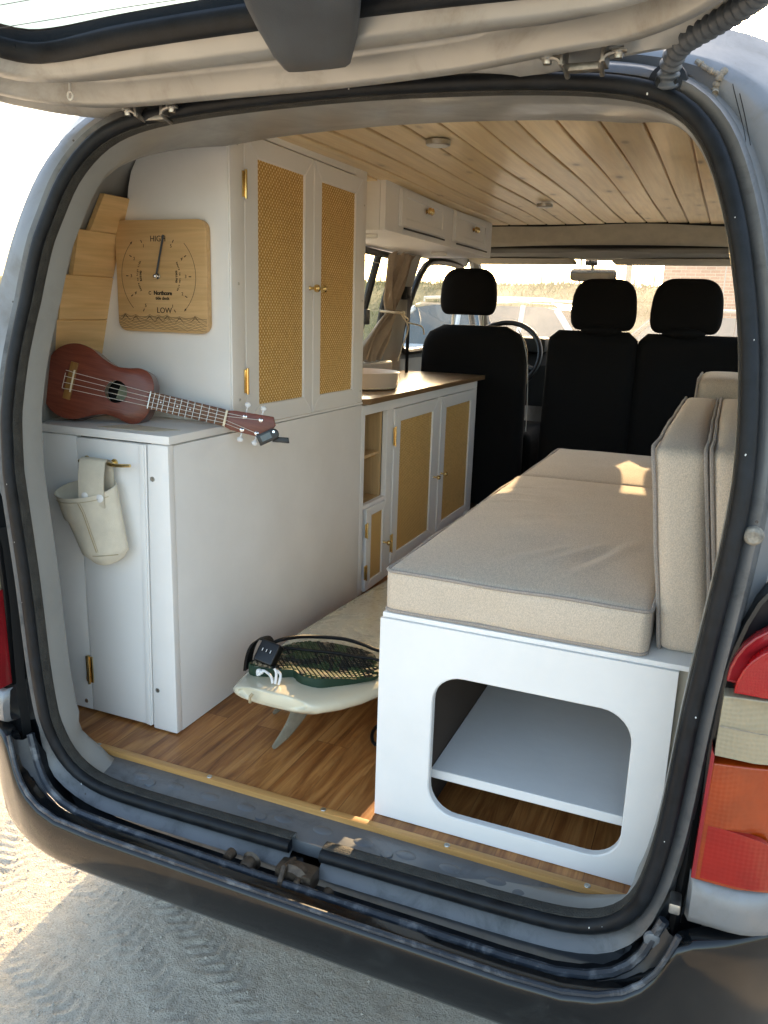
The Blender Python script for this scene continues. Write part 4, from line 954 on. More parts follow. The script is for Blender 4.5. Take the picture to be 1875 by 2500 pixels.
# front panel with hole: bridge quads between hole loop and outer loop
def panel_with_hole(outer_box, hole, y0, y1):
    x0, z0, x1, z1 = outer_box; n = len(hole); out = []
    cx, cz = (x0+x1)/2, (z0+z1)/2
    for (px, pz) in hole:
        dx, dz = px-cx, pz-cz; k = min((x1-cx)/abs(dx) if dx else 9e9, (z1-cz)/abs(dz) if dz else 9e9)
        out.append((cx+dx*k, cz+dz*k))
    # insert the four corners by snapping the nearest outer points
    for c in ((x0, z0), (x1, z0), (x1, z1), (x0, z1)):
        j = min(range(n), key=lambda i: (out[i][0]-c[0])**2+(out[i][1]-c[1])**2); out[j] = c
    ri = .0022
    hc = [(px, pz) for px, pz in hole]
    def grow(p, r_):
        d = Vector((p[0]-(.334), p[1]-.169)); d.normalize(); return (p[0]+d.x*r_, p[1]+d.y*r_)
    rings_ = [[Vector((a, y0, b)) for a, b in out], [Vector((*[grow(p, ri)[0]], y0, grow(p, ri)[1])) for p in hc], [Vector((a, y0+ri, b)) for a, b in hc], [Vector((a, y1, b)) for a, b in hc], [Vector((a, y1, b)) for a, b in out]]
    m_ = MB(); m_.loft(rings_, ring_closed=True, closed=True); return m_
panel_with_hole((.0665, .0015, .556, .3865), hole, .043, .058).build('front_panel', 'white', be, angle=30)
mb = MB(); mb.box(.0675, .0588, .002, .0825, 1.55, .378, .001); mb.build('side_panel', 'white', be)
mb = MB(); mb.box(.0685, .047, .3875, .79, 1.56, .3965, .0018, 2); mb.build('top_board', 'white', be)
mb = MB(); mb.box(.5565, .062, .002, .60, .075, .385, .001); mb.build('side_filler', 'beigetrim', be)
mb = MB(); mb.box(.157, .088, .075, .78, 1.5, .093, .0012, 1); mb.build('inner_shelf', 'white', be)
mb = MB(); mb.box(.1445, .06, .002, .1565, 1.5, .36); mb.build('shelf_gap_shade', 'gap_shade', be)  # dark slab stands for the shaded gap along the shelf edge
mb = MB(); mb.box(.0835, .09, .19, .128, 1.5, .228, .0015); mb.box(.0835, .06, .10, .112, 1.5, .13, .0015); mb.build('inner_batten', 'white', be)
# --- cushions ---------------------------------------------------------------------
def cushion(name, label, cat, x0, x1, y0, y1, z0, z1, group=None, crown=(0, 0, .012), r=.014, wr=.0028, seed=0, n=(26, 60, 8), taper=None, pipe_axis='Z', top_shape=None, folds=()):
    t = thing(name, label, cat, ((x0+x1)/2, (y0+y1)/2, z0), group)
    c = Vector(((x0+x1)/2, (y0+y1)/2, (z0+z1)/2)); h = Vector(((x1-x0)/2, (y1-y0)/2, (z1-z0)/2)); cache = {}; vs = []; fs = []
    def warp(u, v, w):
        p = Vector((u*h.x, v*h.y, w*h.z))
        q = Vector((max(-h.x+r, min(h.x-r, p.x)), max(-h.y+r, min(h.y-r, p.y)), max(-h.z+r*.6, min(h.z-r*.6, p.z))))
        d = p-q
        if d.length > 1e-9:
            m_ = max(abs(d.x)/r, abs(d.y)/r, abs(d.z)/(r*.6)); dd = Vector((d.x/r, d.y/r, d.z/(r*.6))); dd = dd.normalized()*m_; p = q+Vector((dd.x*r, dd.y*r, dd.z*r*.6))
        e = (1-u**4)*(1-v**4); 
        p.z += w*crown[2]*e*(1 if w > 0 else .0)
        p.x += u*crown[0]*(1-v**4)*(1-w**2); p.y += v*crown[1]*(1-u**4)*(1-w**2)
        P = c+p
        nz = noise.noise(Vector((P.x*5+seed, P.y*3.2, P.z*6)))*1.0+noise.noise(Vector((P.x*13+P.y*7, P.y*11-P.x*6+seed, P.z*14)))*.55
        ax = max(range(3), key=lambda i: abs((u, v, w)[i])); s_ = 1 if (u, v, w)[ax] > 0 else -1
        P[ax] += s_*wr*nz*(.35+.65*min((1-abs((u, v, w)[(ax+1) % 3])), (1-abs((u, v, w)[(ax+2) % 3])))*2 if True else 1)
        if folds and w > .99:
            for fx, fy, fa, fl, fh in folds:
                u_ = (P.x-fx)*math.cos(fa)+(P.y-fy)*math.sin(fa); v_ = -(P.x-fx)*math.sin(fa)+(P.y-fy)*math.cos(fa)
                P.z += fh*math.exp(-(u_/fl)**2)*(math.exp(-(v_/.012)**2)-.6*math.exp(-((v_-.022)/.014)**2))
        if top_shape: P = top_shape(P)
        return P
    def vid(i, j, k):
        if (i, j, k) not in cache:
            f = lambda a, N: math.copysign(abs(2*a/N-1)**.82, 2*a/N-1) if abs(2*a/N-1) > 1e-9 else 0.
            cache[(i, j, k)] = len(vs); vs.append(warp(f(i, n[0]), f(j, n[1]), f(k, n[2])))
        return cache[(i, j, k)]
    for i in range(n[0]):
        for j in range(n[1]):
            for k in (0, n[2]): fs.append((vid(i, j, k), vid(i+1, j, k), vid(i+1, j+1, k), vid(i, j+1, k)))
    for i in range(n[0]):
        for k in range(n[2]):
            for j in (0, n[1]): fs.append((vid(i, j, k), vid(i+1, j, k), vid(i+1, j, k+1), vid(i, j, k+1)))
    for j in range(n[1]):
        for k in range(n[2]):
            for i in (0, n[0]): fs.append((vid(i, j, k), vid(i, j+1, k), vid(i, j+1, k+1), vid(i, j, k+1)))
    cov = MB().add(vs, fs).build('cover', 'fabric', t, angle=180)
    # piping along the two seam loops
    a0, a1 = {'Z': (0, 1), 'X': (1, 2)}[pipe_axis]
    for s_ in (-1, 1):
        L = []
        rc = r*1.0
        hh = (h.x, h.y) if pipe_axis == 'Z' else (h.y, h.z)
        for px, pz in rrect(-hh[0], -hh[1], hh[0], hh[1], rc, 5):
            L.append((px, pz))
        # densify
        D = []
        for i in range(len(L)):
            a, b = L[i], L[(i+1) % len(L)]; m_ = max(1, int(math.hypot(b[0]-a[0], b[1]-a[1])/.025))
            D += [(lerp(a[0], b[0], q/m_), lerp(a[1], b[1], q/m_)) for q in range(m_)]
        P = []
        for a, b in D:
            if pipe_axis == 'Z': p = c+Vector((a, b, s_*(h.z-.004)))
            else: p = c+Vector((s_*(h.x-.003), a, b))
            p += Vector((noise.noise(p*9)*.0022, noise.noise(p*9+Vector((5, 0, 0)))*.0022, noise.noise(p*8+Vector((9, 0, 0)))*.0032))
            if top_shape: p = top_shape(p)
            P.append(p)
        mb = MB(); mb.tube(P, .0032, 7, closed=True); mb.build('piping', 'piping', cov)
    return t
cushion('seat_cushion', 'large beige seat cushion at the front edge of the bench box', 'cushion', .0705, .506, .050, 1.010, .3968, .474, 'beige bench cushions', crown=(.003, .004, .016), wr=.0052, seed=3, n=(70, 130, 8), folds=((.40, .22, R(70), .09, .0032), (.36, .26, R(62), .11, .0036), (.31, .24, R(55), .09, .0030), (.43, .33, R(75), .08, .0026), (.12, .62, R(5), .06, .0035), (.13, .70, R(-8), .06, .0030), (.12, .80, R(4), .05, .0032), (.30, .55, R(30), .10, .0018)))
cushion('seat_cushion', 'second beige seat cushion farther in, behind the large one', 'cushion', .0730, .510, 1.018, 1.560, .3968, .472, 'beige bench cushions', crown=(.003, .004, .012), wr=.004, seed=9, n=(26, 36, 8))
def lean(k, x0): return lambda P: P+Vector((k*max(0, P.z-.40)**1.0, .0, 0))
cushion('back_cushion', 'upright beige backrest cushion next to the seat cushions', 'cushion', .5185, .5985, .085, 1.02, .398, .716, 'beige bench cushions', crown=(.006, .012, .010), r=.020, wr=.003, seed=21, n=(8, 50, 22), pipe_axis='X', top_shape=lean(-.13, .5))
cushion('back_cushion', 'upright beige backrest cushion against the right wall', 'cushion', .6005, .6805, .080, 1.02, .398, .719, 'beige bench cushions', crown=(.006, .012, .010), r=.020, wr=.003, seed=31, n=(8, 50, 22), pipe_axis='X', top_shape=lean(-.13, .5))
cushion('back_cushion', 'smaller upright beige cushion leaning at the far end of the backrests', 'cushion', .500, .620, 1.03, 1.36, .398, .760, 'beige bench cushions', crown=(.006, .006, .010), r=.02, seed=41, n=(8, 24, 22), pipe_axis='X')
# --- front seats ------------------------------------------------------------------
def headrest(par, x, y, z0, z1, w, dpt=.085):
    rows = []; hz = (z1-z0)/2; zc = (z0+z1)/2
    for k in range(27):
        t = -math.cos(PI*k/26); kk = max(0, 1-abs(t)**2.9)**(1/2.4)
        ww = w/2*(.34+.66*kk) if t > 0 else w/2*(.66+.34*kk); ww *= (1-.06*t); dd = dpt/2*(.25+.75*kk)
        rows.append([Vector((x+ww*math.copysign(abs(math.cos(a))**.6, math.cos(a)), y+dd*math.copysign(abs(math.sin(a))**.7, math.sin(a)), zc+hz*t)) for a in [2*PI*q/32 for q in range(32)]])
    mb = MB(); mb.loft(rows, caps=True); hr_ = mb.build('headrest', 'blackseat', par, angle=70)
    mb = MB()
    for s_ in (-1, 1): mb.tube([(x+s_*w*.27, y, z0-.09), (x+s_*w*.27, y, z0+.03)], .006, 8)
    mb.build('headrest_rod', 'chrome', hr_)
def seatback(par, x0, x1, y, z0, z1, slope=.10, shoulder=.10, mat='blackseat'):
    rows = []
    for k in range(25):
        t = k/24; z = lerp(z0, z1, t); e = max(0, (z-(z1-shoulder))/shoulder); ins = shoulder*.75*(1-math.sqrt(max(0, 1-e*e)))
        a0, a1 = x0+ins+.012*t, x1-ins-.012*t; yy = y+slope*0-(.10)*t*0; th = lerp(.075, .045, t)*math.sqrt(max(.05, 1-e**4))
        yy = y-.06+.0*t
        rows.append([Vector((lerp(a0, a1, .5)+(a1-a0)/2*math.copysign(abs(math.cos(a))**.35, math.cos(a)), yy+th*math.copysign(abs(math.sin(a))**.8, math.sin(a)), z)) for a in [2*PI*q/40 for q in range(40)]])
    mb = MB(); mb.loft(rows, caps=True); return mb.build('backrest', mat, par, angle=60)
s1 = thing('driver_seat', 'single black driver seat with headrest on chrome rods, behind the steering wheel', 'seat', (-.5, 2.5, 0))
seatback(s1, -.765, -.248, 2.50, .05, .855, shoulder=.13)
mb = MB(); mb.box(-.745, 2.5, .10, -.235, 3.0, .38, .05, 3); mb.build('seat_base', 'blackseat', s1)
mb = MB(); mb.tube(catmull([(-.30, 2.40, .845), (-.27, 2.39, .80), (-.245, 2.39, .70), (-.236, 2.40, .55), (-.232, 2.40, .40)], 24), .0022, 6); mb.build('backrest_piping', 'greytrim', s1)
headrest(s1, -.548, 2.45, .900, 1.103, .258)
s2 = thing('passenger_bench', 'black double passenger seat with two headrests, to the right of the driver seat', 'seat', (.2, 2.5, 0))
seatback(s2, -.175, .225, 2.47, .05, .850, shoulder=.055); seatback(s2, .200, .72, 2.47, .05, .848, shoulder=.045)
mb = MB(); mb.box(-.18, 2.47, .10, .68, 3.0, .38, .05, 3); mb.build('seat_base', 'blackseat', s2)
headrest(s2, .057, 2.42, .853, 1.064, .268); headrest(s2, .386, 2.42, .851, 1.069, .276)
for x in (.057, .386):
    mb = MB(); mb.sphere((x, 2.40, .852), .085, (1, .5, .28)); mb.build('headrest_collar', 'blackseat', s2)
# ================================================================== LOOSE THINGS
# --- tide clock ----------------------------------------------------------------
CX, CZ, CY = -.594, .960, .3245
ck = thing('tide_clock', 'square wooden tide clock with a dark hand hung on the white cupboard side', 'clock', (CX, .342, CZ))
mb = MB(); mb.prism(rrect(CX-.120, CZ-.118, CX+.120, CZ+.118, .022, 8), 1, CY+.016, CY, .0015, 2); fb = mb.build('clock_board', 'clockwood', ck)
mb = MB(); mb.box(CX-.03, CY+.0165, CZ-.03, CX+.03, .3418, CZ+.03); mb.build('movement_case', 'blackplastic', ck)
ink = MB(); yF = CY-.0004
def put(txt, size, x, z, ang=0., bold=0., spacing=1.0):
    vs, fs = text_mesh(txt, size, bold, .0002, spacing=spacing); c, s = math.cos(ang), math.sin(ang)
    ink.add([(CX+x+v.x*c-v.y*s, yF-v.z, CZ+z+v.x*s+v.y*c) for v in vs], fs)
def arc_text(txt, size, r, a_mid, bold=0., step=.9):
    n_ = len(txt); da = size*step/r*.62
    for i, ch in enumerate(txt):
        a = a_mid+(n_-1)/2*da-i*da if True else 0
        if ch != ' ': put(ch, size, r*math.cos(a), r*math.sin(a), a-PI/2, bold)
PX_, PZ_ = -.0065, .001
put('HIGH', .0172, -.004, .0785); put('LOW', .0172, .007, -.0715)
put('Northcore', .0118, .0045, -.0345, 0, .00055, .92); put('tide clock', .0092, .003, -.0455, 0, .0003)
for k in range(14):  # ring mark left of the name
    a = R(40+20*k); ink.add([(CX-.0295+r_*math.cos(b_), yF, CZ-.0345+r_*math.sin(b_)) for r_ in (.0026, .0040) for b_ in (a, a+R(21))], [(0, 1, 3, 2)])
for s_, nums in ((-1, (1, 2, 3, 4, 5)), (1, (5, 4, 3, 2, 1))):
    for k, nn_ in enumerate(nums):
        a = R(90-s_*30*(k+1)) ; ca, sa = math.cos(a), math.sin(a)
        t_ = Vector((-sa, ca)); p0 = Vector((ca, sa))*.0805; p1 = Vector((ca, sa))*.0870
        ink.add([(CX+PX_+q.x, yF, CZ+PZ_+q.y) for q in (p0-t_*.0010, p0+t_*.0010, p1+t_*.0010, p1-t_*.0010)], [(0, 1, 2, 3)])
        put(str(nn_), .0098, PX_+.0725*ca, PZ_+.0725*sa, {1: 0, 2: 0, 3: 0, 4: R(60)*s_*-1*0+ (R(-25) if s_ > 0 else R(-25)), 5: 0}[nn_])
    A_ = [R(90-s_*(45+90*i/40)) for i in range(41)]
    ink.add([(CX+PX_+.0015*s_+r_*math.cos(a), yF, CZ+PZ_+r_*math.sin(a)) for a in A_ for r_ in (.0965, .0976)], [(2*i, 2*i+1, 2*i+3, 2*i+2) for i in range(40)])
    a = A_[0] if s_ < 0 else A_[-1]; c0 = Vector((PX_+.0015*s_+.097*math.cos(a), PZ_+.097*math.sin(a))); tt_ = Vector((math.sin(a), -math.cos(a)))
    pr_ = Vector((math.cos(a), math.sin(a)))
    ink.add([(CX+q.x, yF, CZ+q.y) for q in (c0+tt_*.006, c0+pr_*.0026-tt_*.001, c0-pr_*.0026-tt_*.001)], [(0, 1, 2)])
def side_text(txt, size, r, left, bold=0.):
    n_ = len(txt); da = size*.60/r
    for i, ch in enumerate(txt):
        off = (i-(n_-1)/2)*da; a = (PI-off) if left else -off
        if ch != ' ': put(ch, size, PX_+r*math.cos(a), PZ_+r*math.sin(a), a-PI/2, bold)
side_text('hours to high tide', .0062, .0560, True, .00012); side_text('RISING', .0060, .0470, True, .00035)
side_text('hours to low tide', .0062, .0580, False, .00012); side_text('FALLING', .0060, .0490, False, .00035)
def ribbon(P, w):
    vs = []; N = len(P)
    for i in range(N):
        a, b = P[max(0, i-1)], P[min(N-1, i+1)]; d = (b-a).normalized(); nrm = Vector((-d.y, d.x))*w/2; vs += [P[i]-nrm, P[i]+nrm]
    ink.add([(CX+q.x, yF, CZ+q.y) for q in vs], [(2*i, 2*i+1, 2*i+3, 2*i+2) for i in range(N-1)])
random.seed(4)
crests = [(-.100, .0085), (-.071, .006), (-.033, .007), (-.009, .0055), (.014, .0075), (.047, .005), (.088, .0075)]
def lim(z): # half width of the board at height z (rounded corners)
    d = max(0, (-.118+.022)-z); return .1195-(.022-math.sqrt(max(0, .022**2-min(.022, d)**2)))
for lvl in range(9):
    P = []; base = -.0885-.0032*lvl
    for i in range(241):
        x = -.1195+.239*i/240; z = base
        for cx, h in crests:
            q = abs(x-cx)/(.020+.0016*lvl); z += h*math.exp(-q*2.2)*(1-lvl/11)
        z += .0017*abs(math.sin(x*150+lvl*1.9))*(1 if lvl > 0 else .4)
        if z > -.1172 and abs(x) < lim(z): P.append(Vector((x, z)))
        else:
            if len(P) > 2: ribbon(P, .0007)
            P = []
    if len(P) > 2: ribbon(P, .0007)
for cx, h in crests:
    for k in range(1, 4): ribbon([Vector((cx+t*.004*k, -.0885+h-.0012*k-abs(t)*.0035*k)) for t in (-1, -.5, 0, .5, 1)], .0006)
ink.build('engraving', 'ink', fb, smooth=False)
ha = R(90-15); mb = MB(); hd_ = Vector((math.cos(ha), 0, math.sin(ha))); hs_ = Vector((-math.sin(ha), 0, math.cos(ha))); o_ = Vector((CX+PX_, CY-.008, CZ+PZ_))
mb.loft([[o_+hd_*a-hs_*w+Vector((0, d, 0)), o_+hd_*a+hs_*w+Vector((0, d, 0)), o_+hd_*a+hs_*w+Vector((0, d+.0012, 0)), o_+hd_*a-hs_*w+Vector((0, d+.0012, 0))] for a, w, d in ((-.004, .0022, 0), (.088, .0022, 0))], caps=True); mb.build('clock_hand', 'coverplastic', ck)
mb = MB(); mb.sphere(o_+Vector((0, -.003, 0)), .0052); mb.lathe([(.0065, .008), (.0065, .004), (.002, .003)], o_, 'Y', 18); mb.build('hand_pivot', 'chrome', ck)

# --- ukulele ------------------------------------------------------------------------
H_ = at(283, 956, 'Y', .215); N_ = at(548, 1020, 'Y', .305)
ux = (N_-H_).normalized(); n0 = ux.cross(Vector((0, 0, 1))).normalized(); uy0 = n0.cross(ux); l_ = R(10); un = n0*math.cos(l_)+uy0*math.sin(l_); uy = un.cross(ux)
UM = Matrix(((ux.x, uy.x, un.x, H_.x), (ux.y, uy.y, un.y, H_.y), (ux.z, uy.z, un.z, H_.z), (0, 0, 0, 1)))
uk = thing('ukulele', 'small brown ukulele leaning on top of the white locker below the tide clock', 'ukulele', matrix=UM)
ho = catmull([(-.157, .0), (-.155, .025), (-.145, .052), (-.125, .072), (-.098, .081), (-.070, .077), (-.040, .062), (-.012, .053), (.015, .055), (.040, .0605), (.060, .055), (.073, .038), (.078, .018), (.079, 0)], 60)
outl_ = [(p.x, p.y) for p in [Vector((a.x, a.y, 0)) for a in [Vector((q[0], q[1], 0)) for q in ho]]]
body_pts = outl_+[(x, -y) for x, y in outl_[::-1][1:-1]]
mb = MB(); TD = .052
def inset(pts, d):
    cx = -.04; out = []
    n_ = len(pts)
    for i in range(n_):
        a, b = Vector(pts[i-1]), Vector(pts[(i+1) % n_]); t = (b-a).normalized(); nrm = Vector((t.y, -t.x)); out.append(Vector(pts[i])+nrm*d)
    return out
if (inset(body_pts, .005)[10]-Vector((-.04, 0))).length > (Vector(body_pts[10])-Vector((-.04, 0))).length: sgn = -1
else: sgn = 1
# soundboard with a round hole: loft between hole circle and outline
hn = len(body_pts)
def circ(r): 
    out = []
    for x, y in body_pts:
        a = math.atan2(y, x); out.append(Vector((r*math.cos(a), r*math.sin(a))))
    return out
e1 = inset(body_pts, sgn*.0018)
mb.loft([[Vector((*p, -.0025)) for p in circ(.024)], [Vector((*p, 0)) for p in circ(.024)], [Vector((*p, 0)) for p in circ(.026)], [Vector((*(q.lerp(p, .5)), .0008)) for p, q in zip(e1, circ(.026))], [Vector((*p, 0)) for p in e1], [Vector((*p, -.0014)) for p in body_pts]])
top_ = mb.build('soundboard', 'mahogany', uk, local=True, angle=50)
mb = MB(); mb.loft([[Vector((*p, z)) for p in body_pts] for z in (-.0016, -.02, -.04, -TD)]+[[Vector((*p, -TD-.003)) for p in inset(body_pts, sgn*.003)], [Vector((*(p*.5), -TD-.006)) for p in inset(body_pts, sgn*.003)]], caps=False); mb.build('sides_and_back', 'mahogany_side', uk, local=True, angle=50)
mb = MB(); mb.lathe([(.0001, -.045), (.030, -.045)], (0, 0, 0), 'Z', 24); mb.build('hole_shade', 'matteblack', uk, local=True)  # black disc paints the shade inside the body
mb = MB(); mb.prism([(-.010, -.014), (.016, -.016), (.018, .012), (-.006, .016)], 2, -.0445, -.0440); mb.build('maker_label', 'label', uk, local=True)
mb = MB(); mb.prism([(-.106, -.040), (-.090, -.041), (-.088, .040), (-.104, .041)], 2, 0.0, .0055, .0015); br_ = mb.build('bridge', 'bridgewood', uk, local=True)
mb = MB(); mb.box(-.0935, -.024, .0055, -.0905, .024, .0095, .0008); mb.build('saddle', 'bone', br_, local=True)
mb = MB(); mb.box(.060, -.0185, -.010, .2385, .0185, .0005, .006, 3)
mb.prism([(.2385, -.0175), (.256, -.0225), (.325, -.0235), (.3375, -.018), (.348, .010), (.340, .0270), (.258, .0205), (.2385, .0165)], 2, -.011, .0012, .001); mb.build('neck', 'mahogany', uk, local=True)
mb = MB(); mb.prism([(.072, -.0200), (.2375, -.0175), (.2375, .0165), (.072, .0185)], 2, .0006, .0040, .0005); fbd = mb.build('fretboard', 'rosewood', uk, local=True)
mb = MB(); L_ = .3315
for k in range(1, 13):
    x = .2385-L_*(1-2**(-k/12)); 
    if x > .070: mb.box(x-.0004, -.0190, .0040, x+.0004, .0175, .0047)
mb.box(.0730, -.0195, .0040, .0745, .018, .0052)
mb.build('frets', 'screw', fbd, local=True)
mb = MB()
for k in (5, 7, 10):
    x = .2385-L_*((1-2**(-k/12))+(1-2**(-(k-1)/12)))/2; mb.lathe([(.0001, .0044), (.0018, .0044), (.0018, .0040)], (x, 0, 0), 'Z', 10)
mb.build('position_dots', 'pearl', fbd, local=True)
mb = MB(); mb.box(.2378, -.0185, .0010, .2425, .0175, .0068, .0008); mb.build('nut', 'bone', uk, local=True)
pegs = [(.280, .0125, 1), (.315, .0135, 1), (.280, -.0165, -1), (.3125, -.0165, -1)]; ys4 = [.0125, .0042, -.0042, -.0125]; yn = [.011, .0037, -.0037, -.011]
order = [0, 1, 3, 2]
for i in range(4):
    px_, py_, sd = pegs[order[i]] if False else pegs[[0, 1, 3, 2][i]]
    mb = MB(); mb.tube([(-.103, ys4[i]*1.55, .0058), (-.092, ys4[i]*1.45, .0097), (.240, yn[i], .0070), (px_, py_, .0040)], .00055, 5); mb.tube([(-.112, ys4[i]*1.55, .001), (-.103, ys4[i]*1.55, .0058)], .00055, 5); mb.build('string', 'stringmat', uk, local=True)
mb = MB(); mb.tube([(-.1115, .014, .0012), (-.112, -.020, .0012)], .0006, 5); mb.build('string_tie', 'stringmat', br_, local=True)
for px_, py_, sd in pegs:
    mb = MB(); mb.lathe([(.0050, .0012), (.0045, .0022), (.0022, .003), (.0020, .0065), (.0001, .007)], (px_, py_, 0), 'Z', 14); pg = mb.build('tuning_peg', 'chrome', uk, local=True)
    mb = MB(); yb = (.028 if sd > 0 else -.026); mb.tube([(px_, yb-sd*.006, -.006), (px_, yb+sd*.006, -.006)], .0020, 8); mb.sphere((px_, yb+sd*.0115, -.006), .0072, (1.0, .85, .55), 14); mb.build('peg_button', 'pearl', pg, local=True)
tn = thing('clip_tuner', 'black clip-on tuner clamped to the ukulele headstock', 'tuner', matrix=UM @ Matrix.Translation((.338, -.018, .004)) @ Matrix.Rotation(R(38), 4, 'Z'))
mb = MB(); mb.prism([(-.022, -.012), (.014, -.012)]+[(.014+.012*math.sin(PI*k/8), -.012*math.cos(PI*k/8)) for k in range(1, 8)]+[(.014, .012), (-.022, .012)], 2, .002, .012, .0015); tb = mb.build('tuner_head', 'blackplastic', tn, local=True)
mb = MB(); mb.box(-.014, -.006, .0121, .009, .007, .0126); mb.build('display', 'screen_grey', tb, local=True)
mb = MB(); mb.lathe([(.0032, .012), (.0026, .0135), (.0001, .0135)], (.017, .004, 0), 'Z', 12); mb.build('power_button', 'chrome', tb, local=True)
mb = MB(); mb.prism([(.004, -.014), (.010, -.004), (.040, -.020), (.036, -.032)], 2, -.010, .001, .0015); mb.box(-.012, -.010, -.018, .008, .006, .003, .002); mb.build('clamp', 'blackplastic', tn, local=True)
# paper strip / string ends lying on the locker under the ukulele
t = MB(); t.prism([(-.63, .145), (-.50, .150), (-.46, .20), (-.60, .21)], 2, .6495, .6502); tag(t.build('paper_slip', 'canvas', loc=(-.55, .18, .6495)), 'thin pale slip of paper lying under the ukulele on the locker top', 'paper')

# --- surfboard ---------------------------------------------------------------------
sb_ = thing('surfboard', 'cream surfboard lying on the wooden floor with its tail towards the tailgate', 'surfboard', (-.17, .6, 0))
ST = [(.090, -.20, .070, .145, .022), (.094, -.20, .088, .1475, .034), (.106, -.198, .101, .1475, .043), (.15, -.190, .122, .1455, .050), (.20, -.184, .140, .1430, .054), (.27, -.178, .157, .139, .055), (.36, -.174, .171, .132, .060), (.50, -.172, .188, .120, .064), (.70, -.170, .202, .102, .066), (.90, -.170, .207, .086, .066), (1.15, -.17, .203, .071, .064), (1.45, -.17, .175, .064, .058), (1.7, -.17, .125, .068, .046), (1.88, -.17, .065, .082, .030), (1.95, -.17, .012, .092, .012)]
ST = [(a+.018, b+.008, c, d+.010, e) for a, b, c, d, e in ST]
def deckz(y): return interp(y, [s[0] for s in ST], [s[3] for s in ST])
def halfw(y): return interp(y, [s[0] for s in ST], [s[2] for s in ST])
def cx_(y): return interp(y, [s[0] for s in ST], [s[1] for s in ST])
stn = []
for i in range(len(ST)-1):
    for k in range(4): stn.append(tuple(lerp(a, b, k/4) for a, b in zip(ST[i], ST[i+1])))
stn.append(ST[-1]); rows = []
for y, cx, w, zd, th in stn:
    row = []
    for k in range(36):
        a = 2*PI*k/36; c, s = math.cos(a), math.sin(a)
        xx = cx+w*math.copysign(abs(c)**.75, c); zz = zd-th*.5+th*.5*math.copysign(abs(s)**.8, s)*(1 if s > 0 else .95)
        # tail edge curves (squash)
        yb = y+(.012*(abs(xx-cx)/max(w, .01))**3 if y < .11 else 0)
        row.append(Vector((xx, yb, zz)))
    rows.append(row)
mb = MB(); mb.loft(rows, caps=True)
def surf_mat():
    m, nt, b = new('surfboard_resin', .16, 0, .5, .5)
    v = coords(nt); n = noi(nt, v, 5, 7, .7, 1.0); n2 = noi(nt, v, 90, 4, .7)
    tc = nt.nodes.new('ShaderNodeTexCoord'); sp = nt.nodes.new('ShaderNodeSeparateXYZ'); nt.links.new(tc.outputs['Object'], sp.inputs[0])
    far = ramp(nt, sp.outputs[1], [(-.0, 0), (.06, 1)]) if False else ramp(nt, mth(nt, 'ADD', sp.outputs[1], .30), [(.0, 0), (.12, 1)])
    wax = mth(nt, 'MULTIPLY', mth(nt, 'MULTIPLY', ramp(nt, n, [(.38, 0), (.60, 1)]), ramp(nt, n2, [(.35, .3), (.6, 1)])), far)
    c = mix(nt, ramp(nt, n, [(.3, 0), (.7, 1)]), (.66, .62, .48), (.70, .655, .50)); c = mix(nt, mth(nt, 'MULTIPLY', wax, .75), c, (.42, .35, .235))
    nt.links.new(c, b.inputs['Base Color']); nt.links.new(mth(nt, 'ADD', mth(nt, 'MULTIPLY', wax, .5), .15), b.inputs['Roughness']); bump(nt, b, mth(nt, 'MULTIPLY', n2, wax), .3, .001)
    return m
mb.build('board', surf_mat(), sb_, angle=80)
def fin(x, y0, name, lean_):
    rows = []; zb = deckz(y0)-.048
    for k in range(13):
        t = k/12; z = lerp(zb, .003, t); ch = lerp(.098, .046, t**.8)*math.sqrt(max(.05, 1-max(0, (t-.82)/.18)**3)); yc = y0+.05-.092*t**1.8
        rows.append([Vector((x+lean_*t+.0042*(1-t*.6)*math.sin(a)+.32*(yc-y0+ch/2*math.cos(a)), yc+ch/2*math.cos(a), z)) for a in [2*PI*q/16 for q in range(16)]])
    mb = MB(); mb.loft(rows, caps=True); mb.build(name, 'fin', sb_, angle=70)
fin(-.198, .20, 'fin', 0.0); fin(-.262, .33, 'fin', -.012)
# stringer line and leash-loop mark
mb = MB(); mb.tube([(-.232, .104, .1475), (-.234, .0975, .143), (-.236, .1005, .130)], .0035, 6); mb.build('leash_string_mark', 'thread', sb_)
# traction pad
pad = [(-.279, .170), (-.297, .215), (-.305, .28), (-.290, .350), (-.262, .390), (-.218, .413), (-.16, .416), (-.10, .403), (-.070, .36), (-.047, .315), (-.037, .280), (-.060, .245), (-.093, .205), (-.119, .176), (-.150, .172), (-.172, .180), (-.190, .195), (-.215, .180)]
def pad_mat():
    m, nt, b = new('camo_pad', .6, 0, .4)
    n = noi(nt, coords(nt, (1.6, 1, 1)), 17, 2, .5, .8); n2 = noi(nt, coords(nt, (1, 1.5, 1), (0, 0, 1)), 14, 2, .5, .5)
    c = mix(nt, ramp(nt, n, [(.47, 0), (.50, 1)]), (.010, .012, .010), (.034, .062, .022)); c = mix(nt, ramp(nt, n2, [(.60, 0), (.63, 1)]), c, (.28, .21, .13))
    nt.links.new(c, b.inputs['Base Color']); return m
PADM = pad_mat(); M['padedge'] = simple('green_foam', (.006, .032, .014), .7)
mb = MB(); pp = [(x, y) for x, y in pad]; pc = catmull([(x, y, 0) for x, y in pp], 90, closed=True)
def kick(y): return .005+.013*max(0, min(1, (.245-y)/.06))
mb.loft([[Vector((p.x, p.y, deckz(p.y)-.004)) for p in pc], [Vector((p.x, p.y, deckz(p.y)+kick(p.y)*.9)) for p in pc], [Vector((p.x*.985-.0026, p.y*.985+.004, deckz(p.y)+kick(p.y))) for p in pc]]); td = mb.build('traction_pad', 'padedge', sb_, angle=50)
